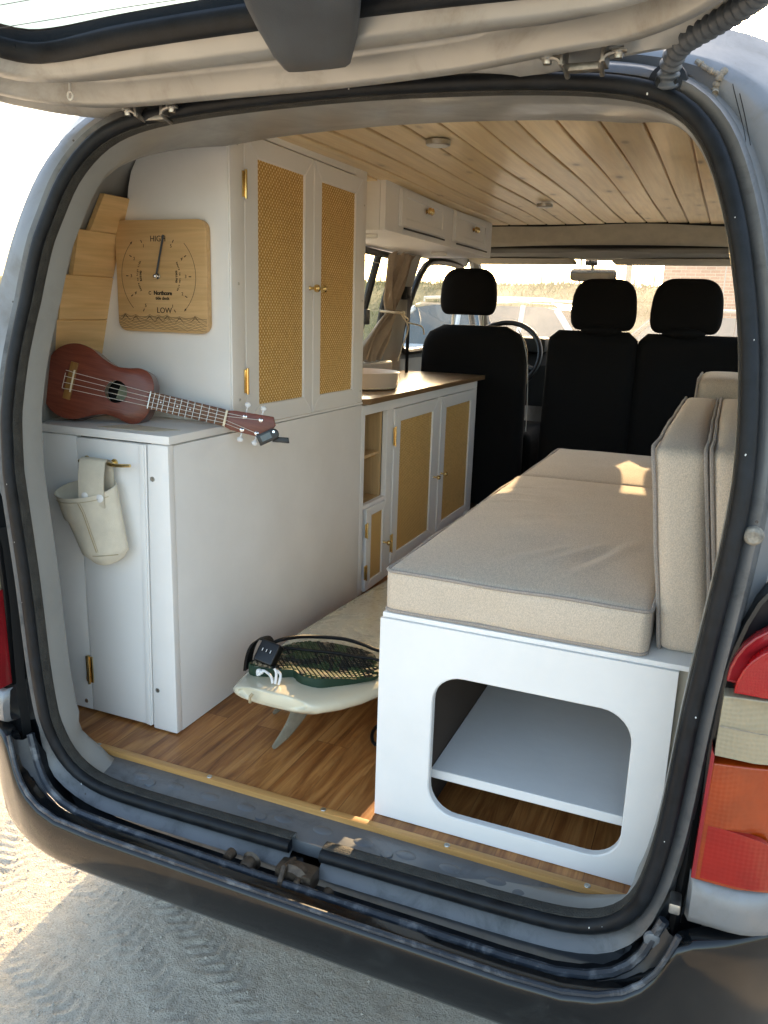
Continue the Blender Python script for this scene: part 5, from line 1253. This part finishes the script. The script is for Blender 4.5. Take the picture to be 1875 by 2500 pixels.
mb = MB(); cpt = Vector((-.17, .30, 0)); rings_ = []
for t in (0, .12, .25, .4, .6, .8, .985):
    rings_.append([Vector((*(cpt.lerp(p, t).xy), deckz(cpt.lerp(p, t).y)+kick(cpt.lerp(p, t).y)+.0006)) for p in pc])
mb.loft(rings_)
def inside(x, y):
    c = False; n_ = len(pc)
    for i in range(n_):
        a, b = pc[i], pc[i-1]
        if (a.y > y) != (b.y > y) and x < (b.x-a.x)*(y-a.y)/(b.y-a.y)+a.x: c = not c
    return c
g = .0125
for i in range(-2, 26):
    for j in range(-2, 40):
        x = -.31+i*g+(g/2 if j % 2 else 0); y = .165+j*g*.62
        if all(inside(x+a, y+b_) for a, b_ in ((.006, 0), (-.006, 0), (0, .006), (0, -.006))):
            z = deckz(y)+kick(y)+.0006; w = .0057; l2 = .0072
            mb.add([(x-w, y, z), (x, y-l2, z), (x+w, y, z), (x, y+l2, z), (x-w*.55, y, z+.0030), (x, y-l2*.5, z+.0034), (x+w*.55, y, z+.0030), (x, y+l2*.55, z+.0022)], [(0, 1, 5, 4), (1, 2, 6, 5), (2, 3, 7, 6), (3, 0, 4, 7), (4, 5, 6, 7)])
mb.build('pad_grip', PADM, td, angle=20)
# leash
r3 = lambda a, b, z: at(560+.2411*a, 1350+.2411*b, 'Z', z+.010)
ls = thing('surfboard_leash', 'black leash and cuff coiled over the tail of the surfboard', 'leash', (-.25, .25, .16))
mb = MB(); mb.tube(catmull([r3(400, 930, .185), r3(520, 880, .195), r3(700, 850, .19), r3(900, 850, .18), r3(1150, 870, .178), r3(1350, 925, .17), r3(1520, 990, .16), (.03, .42, .14), (.05, .5, .10)], 60), .0042, 8)
mb.tube(catmull([r3(420, 980, .172), r3(560, 960, .172), r3(800, 985, .170), r3(1050, 1010, .166), r3(1300, 1050, .160), r3(1520, 1090, .157), (.04, .36, .13)], 60), .0036, 8)
mb.tube(catmull([(.05, .30, .02), (-.02, .25, .012), (-.05, .33, .010), (.02, .42, .012)], 30), .004, 8); mb.build('cord', 'black_canvas', ls)
mb = MB(); cu_ = catmull([r3(180, 1180, .135), r3(195, 1060, .165), r3(230, 950, .195), r3(290, 880, .205), r3(370, 870, .205), r3(410, 930, .195), r3(400, 1000, .180), r3(330, 1010, .172)], 30)
mb.loft([[p+Vector((-.003, -.011, 0)), p+Vector((.003, -.010, .002)), p+Vector((.004, .012, .003)), p+Vector((-.003, .012, 0))] for p in cu_], caps=True); mb.build('cuff', 'black_canvas', ls)
# key safe
kp = at(646, 1618, 'Y', .185); kz = kp.z
ks = thing('combination_key_lock', 'black combination lock box resting on the surfboard tail', 'lock', (kp.x, .185, .155))
km = Matrix.Translation((kp.x+.001, .200, .196)) @ Matrix.Rotation(R(-38), 4, 'X') @ Matrix.Rotation(R(8), 4, 'Y')
mb = MB(); mb.box(-.023, -.010, -.026, .023, .014, .022, .004, 3, mat=km); kb = mb.build('lock_body', 'blackplastic', ks)
mb = MB()
for q in (-.010, 0, .010): mb.box(q-.0028, -.0112, -.004, q+.0028, -.0099, .004, mat=km)
kw = mb.build('number_wheels', 'matteblack', kb)
mb = MB()
for q in (-.010, 0, .010):
    vs, fs = text_mesh('1', .0085, .0003, .0002); mb.add([km @ Vector((q+v.x, -.0116-v.z, v.y)) for v in vs], fs)
mb.build('digits', 'digit', kw)
mb = MB(); k0 = Vector(r3(455, 1325, .149)); k1 = Vector(r3(300, 1200, .160))
mb.tube(catmull([k0+Vector((-.004, 0, 0)), k0+Vector((-.012, .006, .012)), k1+Vector((.012, 0, .004)), k1, k1+Vector((-.006, .003, -.003)), k1+Vector((0, -.004, -.006)), k1+Vector((.008, .002, 0))], 40), .0028, 7)
mb.tube(catmull([k0+Vector((.002, 0, 0)), k0+Vector((.0, .008, .02)), r3(455, 1170, .178)], 16), .0028, 7); mb.tube(catmull([k0+Vector((.010, 0, 0)), k0+Vector((.010, .008, .018)), r3(480, 1190, .172)], 16), .0028, 7)
mb.sphere(k1, .0062); mb.sphere(k1+Vector((.007, -.002, .001)), .0048); mb.build('leash_cord', 'digit', sb_)
# ================================================================== OUTSIDE
def ground_mat():
    m, nt, b = new('sandy_ground', .95, 0, .15)
    v = coords(nt); n = noi(nt, v, 1.1, 6, .6); n2 = noi(nt, v, 30, 6, .7); n3 = noi(nt, v, 260, 3, .6)
    c = mix(nt, ramp(nt, n, [(.3, 0), (.7, 1)]), (.46, .42, .35), (.56, .51, .425)); c = mix(nt, ramp(nt, n2, [(.34, .5), (.52, 0)]), c, (.36, .32, .255))
    c = mix(nt, ramp(nt, n3, [(.34, .6), (.46, 0)]), c, (.26, .235, .19)); c = mix(nt, ramp(nt, n3, [(.60, 0), (.68, .6)]), c, (.76, .72, .64))
    nt.links.new(c, b.inputs['Base Color']); bump(nt, b, mth(nt, 'ADD', mth(nt, 'MULTIPLY', n2, 1.3), mth(nt, 'MULTIPLY', n3, .45)), 1.0, .009); return m
GM = ground_mat()
mb = MB(); NX, NY = 400, 270; x0, x1, y0, y1 = -1.7, .95, -.75, 1.0; vs = []
TR = []
for (ua, va, ub, vb, wd) in ((250, 2210, 430, 2470, .05), (400, 2180, 620, 2440, .055), (40, 2330, 210, 2500, .05), (60, 1990, 0, 2200, .06)):
    A_, B_ = at(ua, va, 'Z', GZ), at(ub, vb, 'Z', GZ); TR.append((A_.x, A_.y, math.atan2(B_.y-A_.y, B_.x-A_.x), wd))
def relief(x, y):
    e = min(1, min(x-x0, x1-x, y-y0, y1-y)/.25)
    z = .006*noise.noise(Vector((x*3, y*3, 0)))+.0035*noise.noise(Vector((x*14, y*14, 3)))+.002*noise.noise(Vector((x*42, y*42, 7)))
    for ox, oy, an, wd in TR:   # tyre prints
        u = (x-ox)*math.cos(an)+(y-oy)*math.sin(an); w = -(x-ox)*math.sin(an)+(y-oy)*math.cos(an)
        if abs(w) < wd:
            k = max(0, .55+.75*noise.noise(Vector((u*4, w*9+ox*7, 0)))); q = math.sin((u+abs(w)*.6)*2*PI/.034); z += k*.0038*max(-.3, min(1, q*1.8))*(1-(abs(w)/wd)**4)
    return z*max(0, e)
for j in range(NY+1):
    for i in range(NX+1):
        x, y = lerp(x0, x1, i/NX), lerp(y0, y1, j/NY); vs.append((x, y, GZ+relief(x, y)))
fs = [(j*(NX+1)+i, j*(NX+1)+i+1, (j+1)*(NX+1)+i+1, (j+1)*(NX+1)+i) for j in range(NY) for i in range(NX)]
mb.add(vs, fs); B = 400
mb.add([(x0, y0, GZ), (x1, y0, GZ), (x1, y1, GZ), (x0, y1, GZ), (-B, -B, GZ), (B, -B, GZ), (B, B, GZ), (-B, B, GZ)], [(0, 4, 5, 1), (1, 5, 6, 2), (2, 6, 7, 3), (3, 7, 4, 0)])
tag(mb.build('ground', GM, loc=(0, 0, GZ), angle=180), kind='structure')
random.seed(5); mb = MB(); vs = []; fs = []
for _ in range(9000):
    x = random.uniform(-1.7, 1.1); y = random.uniform(-.55, .75); r_ = .0010+.0034*random.random()**4; z = GZ+relief(x, y)+r_*.3; n_ = len(vs); a = random.uniform(0, 6)
    vs += [(x+r_*random.uniform(.7, 1.3)*math.cos(a+k*PI/2), y+r_*random.uniform(.7, 1.3)*math.sin(a+k*PI/2), z+r_*random.uniform(-.3, .3)) for k in range(4)]+[(x, y, z+r_*.8), (x, y, z-r_)]
    fs += [(n_+k, n_+(k+1) % 4, n_+4) for k in range(4)]
mb.add(vs, fs); tag(mb.build('gravel', simple('grit', (.46, .43, .37), .9, var=.5, vs=120), loc=(0, 0, GZ), smooth=False), 'loose grit scattered over the sandy ground', 'gravel', kind='stuff')
# grassy bank ahead of the van
def bankz(x, y):
    t = max(0, min(1, (y-15.5)/13)); t = t*t*(3-2*t)
    return GZ-.02+2.62*t+ (.22*noise.noise(Vector((x*.12, y*.15, 0)))+.10*noise.noise(Vector((x*.5, y*.5, 2))))*min(1, t*3)+.012*(x if x > -20 else -20)*t*.4
def bank_mat():
    m, nt, b = new('dune_grass_ground', .95, 0, .1)
    v = coords(nt); n = noi(nt, v, .35, 6, .65); n2 = noi(nt, v, 5, 5, .7)
    c = mix(nt, ramp(nt, n, [(.35, 0), (.65, 1)]), (.17, .16, .075), (.30, .24, .13)); c = mix(nt, ramp(nt, n2, [(.4, .6), (.6, 0)]), c, (.10, .11, .045)); nt.links.new(c, b.inputs['Base Color']); return m
mb = MB(); rows = [[Vector((x, y, bankz(x, y) if y < 60 else 2.1)) for x in [-70+1.6*i for i in range(82)]] for y in [15.2+.9*j for j in range(24)]+[40, 60, 120]]
mb.loft(rows, ring_closed=False); tag(mb.build('grass_bank', bank_mat(), loc=(0, 26, GZ), angle=180), kind='structure')
random.seed(11); mb = MB(); vs = []; fs = []
for _ in range(20000):
    y = random.choice((random.uniform(17, 30), random.uniform(26, 30.5))); x = random.uniform(-.52*y-9, .12*y+3); z = bankz(x, y)-.03; h = random.uniform(.07, .22)*(1.5 if random.random() < .12 else 1); w = random.uniform(.008, .022); a = random.uniform(0, PI); dx, dy = math.cos(a)*w, math.sin(a)*w; lx, ly = random.uniform(-.16, .16), random.uniform(-.12, .12)
    n_ = len(vs); vs += [(x-dx, y-dy, z), (x+dx, y+dy, z), (x+lx*.4+dx*.6, y+ly*.4, z+h*.6), (x+lx, y+ly, z+h)]; fs += [(n_, n_+1, n_+2), (n_, n_+2, n_+3)]
mb.add(vs, fs)
gm_, nt_, b_ = new('dry_grass', .8, 0, .2); nz_ = noi(nt_, coords(nt_), .8, 4, .7); nt_.links.new(mix(nt_, ramp(nt_, nz_, [(.35, 0), (.65, 1)]), (.16, .18, .07), (.42, .34, .17)), b_.inputs['Base Color']); b_.inputs['Transmission Weight'].default_value = 0
tag(mb.build('grass', gm_, loc=(0, 24, 0), smooth=False), 'dry dune grass covering the bank ahead of the van', 'grass', kind='stuff')
# fence along the crest
fe = thing('wire_fence', 'thin wire fence with wooden posts along the crest of the grassy bank', 'fence', (-6, 29, 2.0))
px_list = [(929, 697, 676), (1075, 697, 682), (1262, 692, 676), (1321, 692, 676), (1376, 692, 676), (1549, 690, 672), (1597, 690, 668)]
P_ = []
for u, v0, v1 in px_list:
    p = at(u, v0, 'Y', 29.3); q = at(u, v1, 'Y', 29.3); zb = bankz(p.x, 29.3); mb = MB(); zt_ = max(q.z, zb+.25); mb.lathe([(.035, zb-.2), (.035, zt_), (.02, zt_+.03)], (p.x, 29.3, 0), 'Z', 8); mb.build('fence_post', 'asphaltless', fe); P_.append(Vector((p.x, 29.3, zt_-.1)))
mb = MB()
for dz in (0, -.18): mb.tube([p+Vector((0, 0, dz)) for p in P_], .004, 4)
mb.build('fence_wire', 'steel', fe)
# poles beyond
for u, w, lab in ((1415, .055, 'thin grey pole beyond the fence, left of the interior mirror'), (1533, .13, 'thicker grey pole beyond the fence, right of the interior mirror')):
    p = at(u, 690, 'Y', 34.0); t = thing('utility_pole', lab, 'pole', (p.x, 34, 2)); mb = MB(); mb.lathe([(w, 1.2), (w*.8, 9.0), (w*.5, 9.2)], (p.x, 34, 0), 'Z', 14); mb.build('pole_shaft', 'asphaltless', t)
    mb = MB(); mb.tube([(p.x-.6, 34, 8.6), (p.x+.6, 34, 8.6)], .04, 6); mb.build('cross_arm', 'asphaltless', t)
# brick building ahead on the right
def brick_mat():
    m, nt, b = new('pink_brick', .85, 0, .2)
    tc = nt.nodes.new('ShaderNodeTexCoord'); mp = nt.nodes.new('ShaderNodeMapping'); mp.inputs['Rotation'].default_value = (R(90), 0, 0); nt.links.new(tc.outputs['Object'], mp.inputs[0])
    br = nt.nodes.new('ShaderNodeTexBrick'); br.inputs['Scale'].default_value = 1; br.inputs['Brick Width'].default_value = .22; br.inputs['Row Height'].default_value = .075; br.inputs['Mortar Size'].default_value = .006
    br.inputs['Color1'].default_value = (.34, .17, .12, 1); br.inputs['Color2'].default_value = (.42, .23, .17, 1); br.inputs['Mortar'].default_value = (.42, .36, .31, 1); nt.links.new(mp.outputs[0], br.inputs['Vector']); nt.links.new(br.outputs['Color'], b.inputs['Base Color']); return m
M['brick'] = brick_mat(); M['rooftile'] = simple('roof_tiles', (.30, .15, .11), .8, var=.25, vs=8, bs=.5, bscale=14, bd=.02); M['carwhite'] = simple('car_white', (.72, .73, .74), .2, coat=.8, var=.02); M['cardark'] = simple('car_dark', (.07, .085, .10), .2, coat=.8, var=.05); M['carglass'] = simple('car_glass', (.07, .09, .10), .06, coat=.5, var=.1); M['redlight'] = simple('car_lamp', (.5, .03, .02), .2)
bu = thing('brick_building', 'pink brick gabled building standing ahead of the van on the right', 'building', (4, 20, GZ))
xl = at(1617, 690, 'Y', 20.0).x; er = at(1838, 175, 'Y', 20.0); sl = .70; ze = er.z-sl*(er.x-xl); xm = xl+7.2; zr = ze+sl*7.2
mb = MB(); mb.prism([(xl, GZ-.1), (xl, ze-.2), (xm, zr-.2), (2*xm-xl, ze-.2), (2*xm-xl, GZ-.1)], 1, 20.0, 30.0); mb.build('wall', 'brick', bu, smooth=False)
mb = MB()
for s_ in (-1, 1): mb.prism([(xm, zr), (xm+s_*7.6, ze-.28), (xm+s_*7.6, ze-.42), (xm, zr-.16)], 1, 19.7, 30.3)
mb.build('roof', 'rooftile', bu, smooth=False)
for wx0 in (3.0, 6.5, 9.5):
    mb = MB(); mb.box(wx0, 19.93, 1.0, wx0+1.2, 19.995, 2.4, .01); w_ = mb.build('window', 'plastic_white', bu); mb = MB(); mb.box(wx0+.08, 19.90, 1.08, wx0+1.12, 19.925, 2.32); mb.build('pane', 'carglass', w_)
mp_ = at(1844, 100, 'Y', 19.0); t = MB(); t.lathe([(.016, GZ), (.013, 10.5), (.004, 10.6)], (mp_.x, 19.0, 0), 'Z', 8); tag(t.build('aerial_mast', 'asphaltless', loc=(mp_.x, 19, GZ)), 'thin dark vertical mast beside the brick roof at the upper right', 'mast')
# cars
def car(name, label, cat, loc, rz, L, W, Hh, mat, prof, glass_prof, rails=True, rear_dx=0):
    MTX = Matrix.Translation(loc) @ Matrix.Rotation(rz, 4, 'Z'); t = thing(name, label, cat, matrix=MTX, group='cars parked ahead of the van')
    def section(pts, half, lean_): 
        vs_ = []
        return pts
    # body: profile (x along the car, z) extruded over rounded sections
    mb = MB(); rows = []
    for yy, kz, in ((-1, 0), (-.97, .5), (-.90, 1), (0, 1), (.90, 1), (.97, .5), (1, 0)): pass
    N = len(prof); rings_ = []
    for s_ in (-1, -.985, -.93, -.5, 0, .5, .93, .985, 1):
        rings_.append([Vector((x*(1-.012*(abs(s_) > .95)), s_*W/2, z if abs(s_) < .98 else lerp(.55, z, .93))) for x, z in prof])
    mb.loft(rings_, ring_closed=True, caps=True); bd_ = mb.build('body', mat, t, local=True, angle=30)
    mb = MB(); gr = []
    for s_ in (-1, -.86, -.80, 0, .80, .86, 1):
        gr.append([Vector((x, s_*W/2*(lerp(1, .80, max(0, (z-.95)/(Hh-.95)))), z-.0)) for x, z in glass_prof])
    # cabin tapered inwards
    rws = []
    for s_ in (-1, -.9, 0, .9, 1): rws.append([Vector((x*(1 if abs(s_) < 1 else .985), s_*W/2*lerp(.97, .78, max(0, min(1, (z-.9)/(Hh-.9)))), z)) for x, z in glass_prof])
    mb.loft(rws, ring_closed=True, caps=True); cb = mb.build('cabin_glass', 'carglass', t, local=True, angle=30)
    top_ = [p for p in glass_prof if p[1] > Hh-.12]; xa, xb = min(p[0] for p in top_), max(p[0] for p in top_)
    mb = MB(); mb.loft([[Vector((x, s_*W/2*.78, z)) for s_ in (-1, -.93, -.5, 0, .5, .93, 1)] for x, z in ((xa-.05, Hh-.06), (xa+.05, Hh-.01), ((xa+xb)/2, Hh+.025), (xb-.05, Hh-.0), (xb+.06, Hh-.07))], ring_closed=False)
    lo_, hi_ = glass_prof[0], glass_prof[-1]
    for s_ in (-1, 1):
        for a, b in ((glass_prof[0], glass_prof[1]), (glass_prof[-1], glass_prof[-2])):
            mb.tube([(a[0], s_*W/2*.965, a[1]), (b[0], s_*W/2*.795, b[1])], .045, 6)
        xm_ = (xa+xb)/2
        for xx in (xm_-.35, xm_+.6): mb.tube([(xx, s_*W/2*.97, .95), (xx, s_*W/2*.79, Hh-.03)], .035, 6)
    mb.build('roof', mat, t, local=True, angle=40)
    if rails:
        for s_ in (-1, 1):
            mb = MB(); mb.tube(catmull([(xa+.1, s_*W/2*.72, Hh), (xa+.2, s_*W/2*.72, Hh+.06), (xb-.2, s_*W/2*.72, Hh+.06), (xb-.1, s_*W/2*.72, Hh)], 16), .018, 6); mb.build('roof_rail', 'steel', t, local=True)
    for s_ in (-1, 1):
        for xx in (-L*.32, L*.30):
            mb = MB(); mb.lathe([(.0001, -.11), (.20, -.11), (.31, -.10), (.33, -.06), (.33, .06), (.31, .10), (.20, .11), (.0001, .11)], (xx, s_*(W/2-.10), .33), 'Y', 24); w_ = mb.build('wheel', 'tyre', t, local=True)
            mb = MB(); mb.lathe([(.0001, s_*.115), (.19, s_*.113), (.20, s_*.10)], (xx, s_*(W/2-.10), .33), 'Y', 20); mb.build('rim', 'steel', w_, local=True)
        mb = MB(); mb.box(L/2-.14, s_*W*.36-.16, .86, L/2-.01, s_*W*.36+.16, 1.02, .02); mb.build('tail_light', 'redlight', t, local=True)
        mb = MB(); mb.box(-L/2+.02, s_*W*.34-.18, .62, -L/2+.16, s_*W*.34+.18, .78, .03); mb.build('headlight', 'plastic_white', t, local=True)
        mb = MB(); mb.box(-L*.20, s_*(W/2+.02), .98, -L*.16, s_*(W/2+.18), 1.10, .02); mb.build('door_mirror', mat, t, local=True)
    return t
suv = [(-2.2, .35), (-2.22, .70), (-2.1, .86), (-1.35, 1.0), (-1.0, 1.04), (1.9, 1.08), (2.14, 1.04), (2.2, .7), (2.18, .35), (1.8, .28), (-1.8, .28)]
suvg = [(-1.25, .98), (-.55, 1.55), (-.25, 1.60), (1.45, 1.60), (1.62, 1.56), (2.06, 1.06)]
car('parked_car', 'white estate car with roof rails parked side-on beyond the driver seat', 'car', (-2.98, 10.6, GZ+.03), R(-12), 4.4, 1.8, 1.64, 'carwhite', suv, suvg)
dk = [(-2.1, .35), (-2.12, .65), (-2.0, .80), (-1.2, .93), (-1.0, .95), (1.8, 1.0), (2.08, .95), (2.1, .65), (2.08, .35), (1.7, .28), (-1.7, .28)]
dkg = [(-1.1, .92), (-.35, 1.42), (-.1, 1.46), (1.35, 1.46), (1.5, 1.42), (1.98, .97)]
car('parked_car', 'dark car with roof rails parked before the brick building, facing right', 'car', (.95, 13.4, GZ), R(180-8), 4.2, 1.75, 1.62, 'cardark', dk, [(x, z*1.08) for x, z in dkg])
# ================================================================== LIGHT
sc = bpy.context.scene
EL = R(17.4); sd = Vector((-.109, .994, 0)).normalized()*math.cos(EL)+Vector((0, 0, math.sin(EL)))
sl_ = bpy.data.lights.new('sun', 'SUN'); sl_.energy = 2.6; sl_.angle = R(.5); sl_.color = (1, .69, .39); so = bpy.data.objects.new('sun', sl_); C.objects.link(so); so.rotation_euler = (-sd).to_track_quat('-Z', 'Y').to_euler(); so.location = (0, 0, 12)
w = bpy.data.worlds.new('World'); sc.world = w; w.use_nodes = True; nt = w.node_tree; bg = nt.nodes['Background']
sky = nt.nodes.new('ShaderNodeTexSky'); sky.sky_type = 'NISHITA'; sky.sun_disc = False; sky.sun_elevation = EL; sky.sun_rotation = math.atan2(sd.x, sd.y); sky.air_density = 1.0; sky.dust_density = 4.0; sky.ozone_density = .5
nt.links.new(sky.outputs[0], bg.inputs[0]); bg.inputs[1].default_value = .15
sc.view_settings.view_transform = 'Standard'; sc.view_settings.look = 'None'; sc.view_settings.exposure = 2.52; sc.view_settings.gamma = 1; sc.view_settings.use_white_balance = True; sc.view_settings.white_balance_temperature = 6850; sc.view_settings.white_balance_tint = 9
sc.cycles.max_bounces = 10; sc.cycles.diffuse_bounces = 8; sc.cycles.transparent_max_bounces = 12; sc.cycles.sample_clamp_indirect = 8; sc.cycles.caustics_reflective = False; sc.cycles.caustics_refractive = False
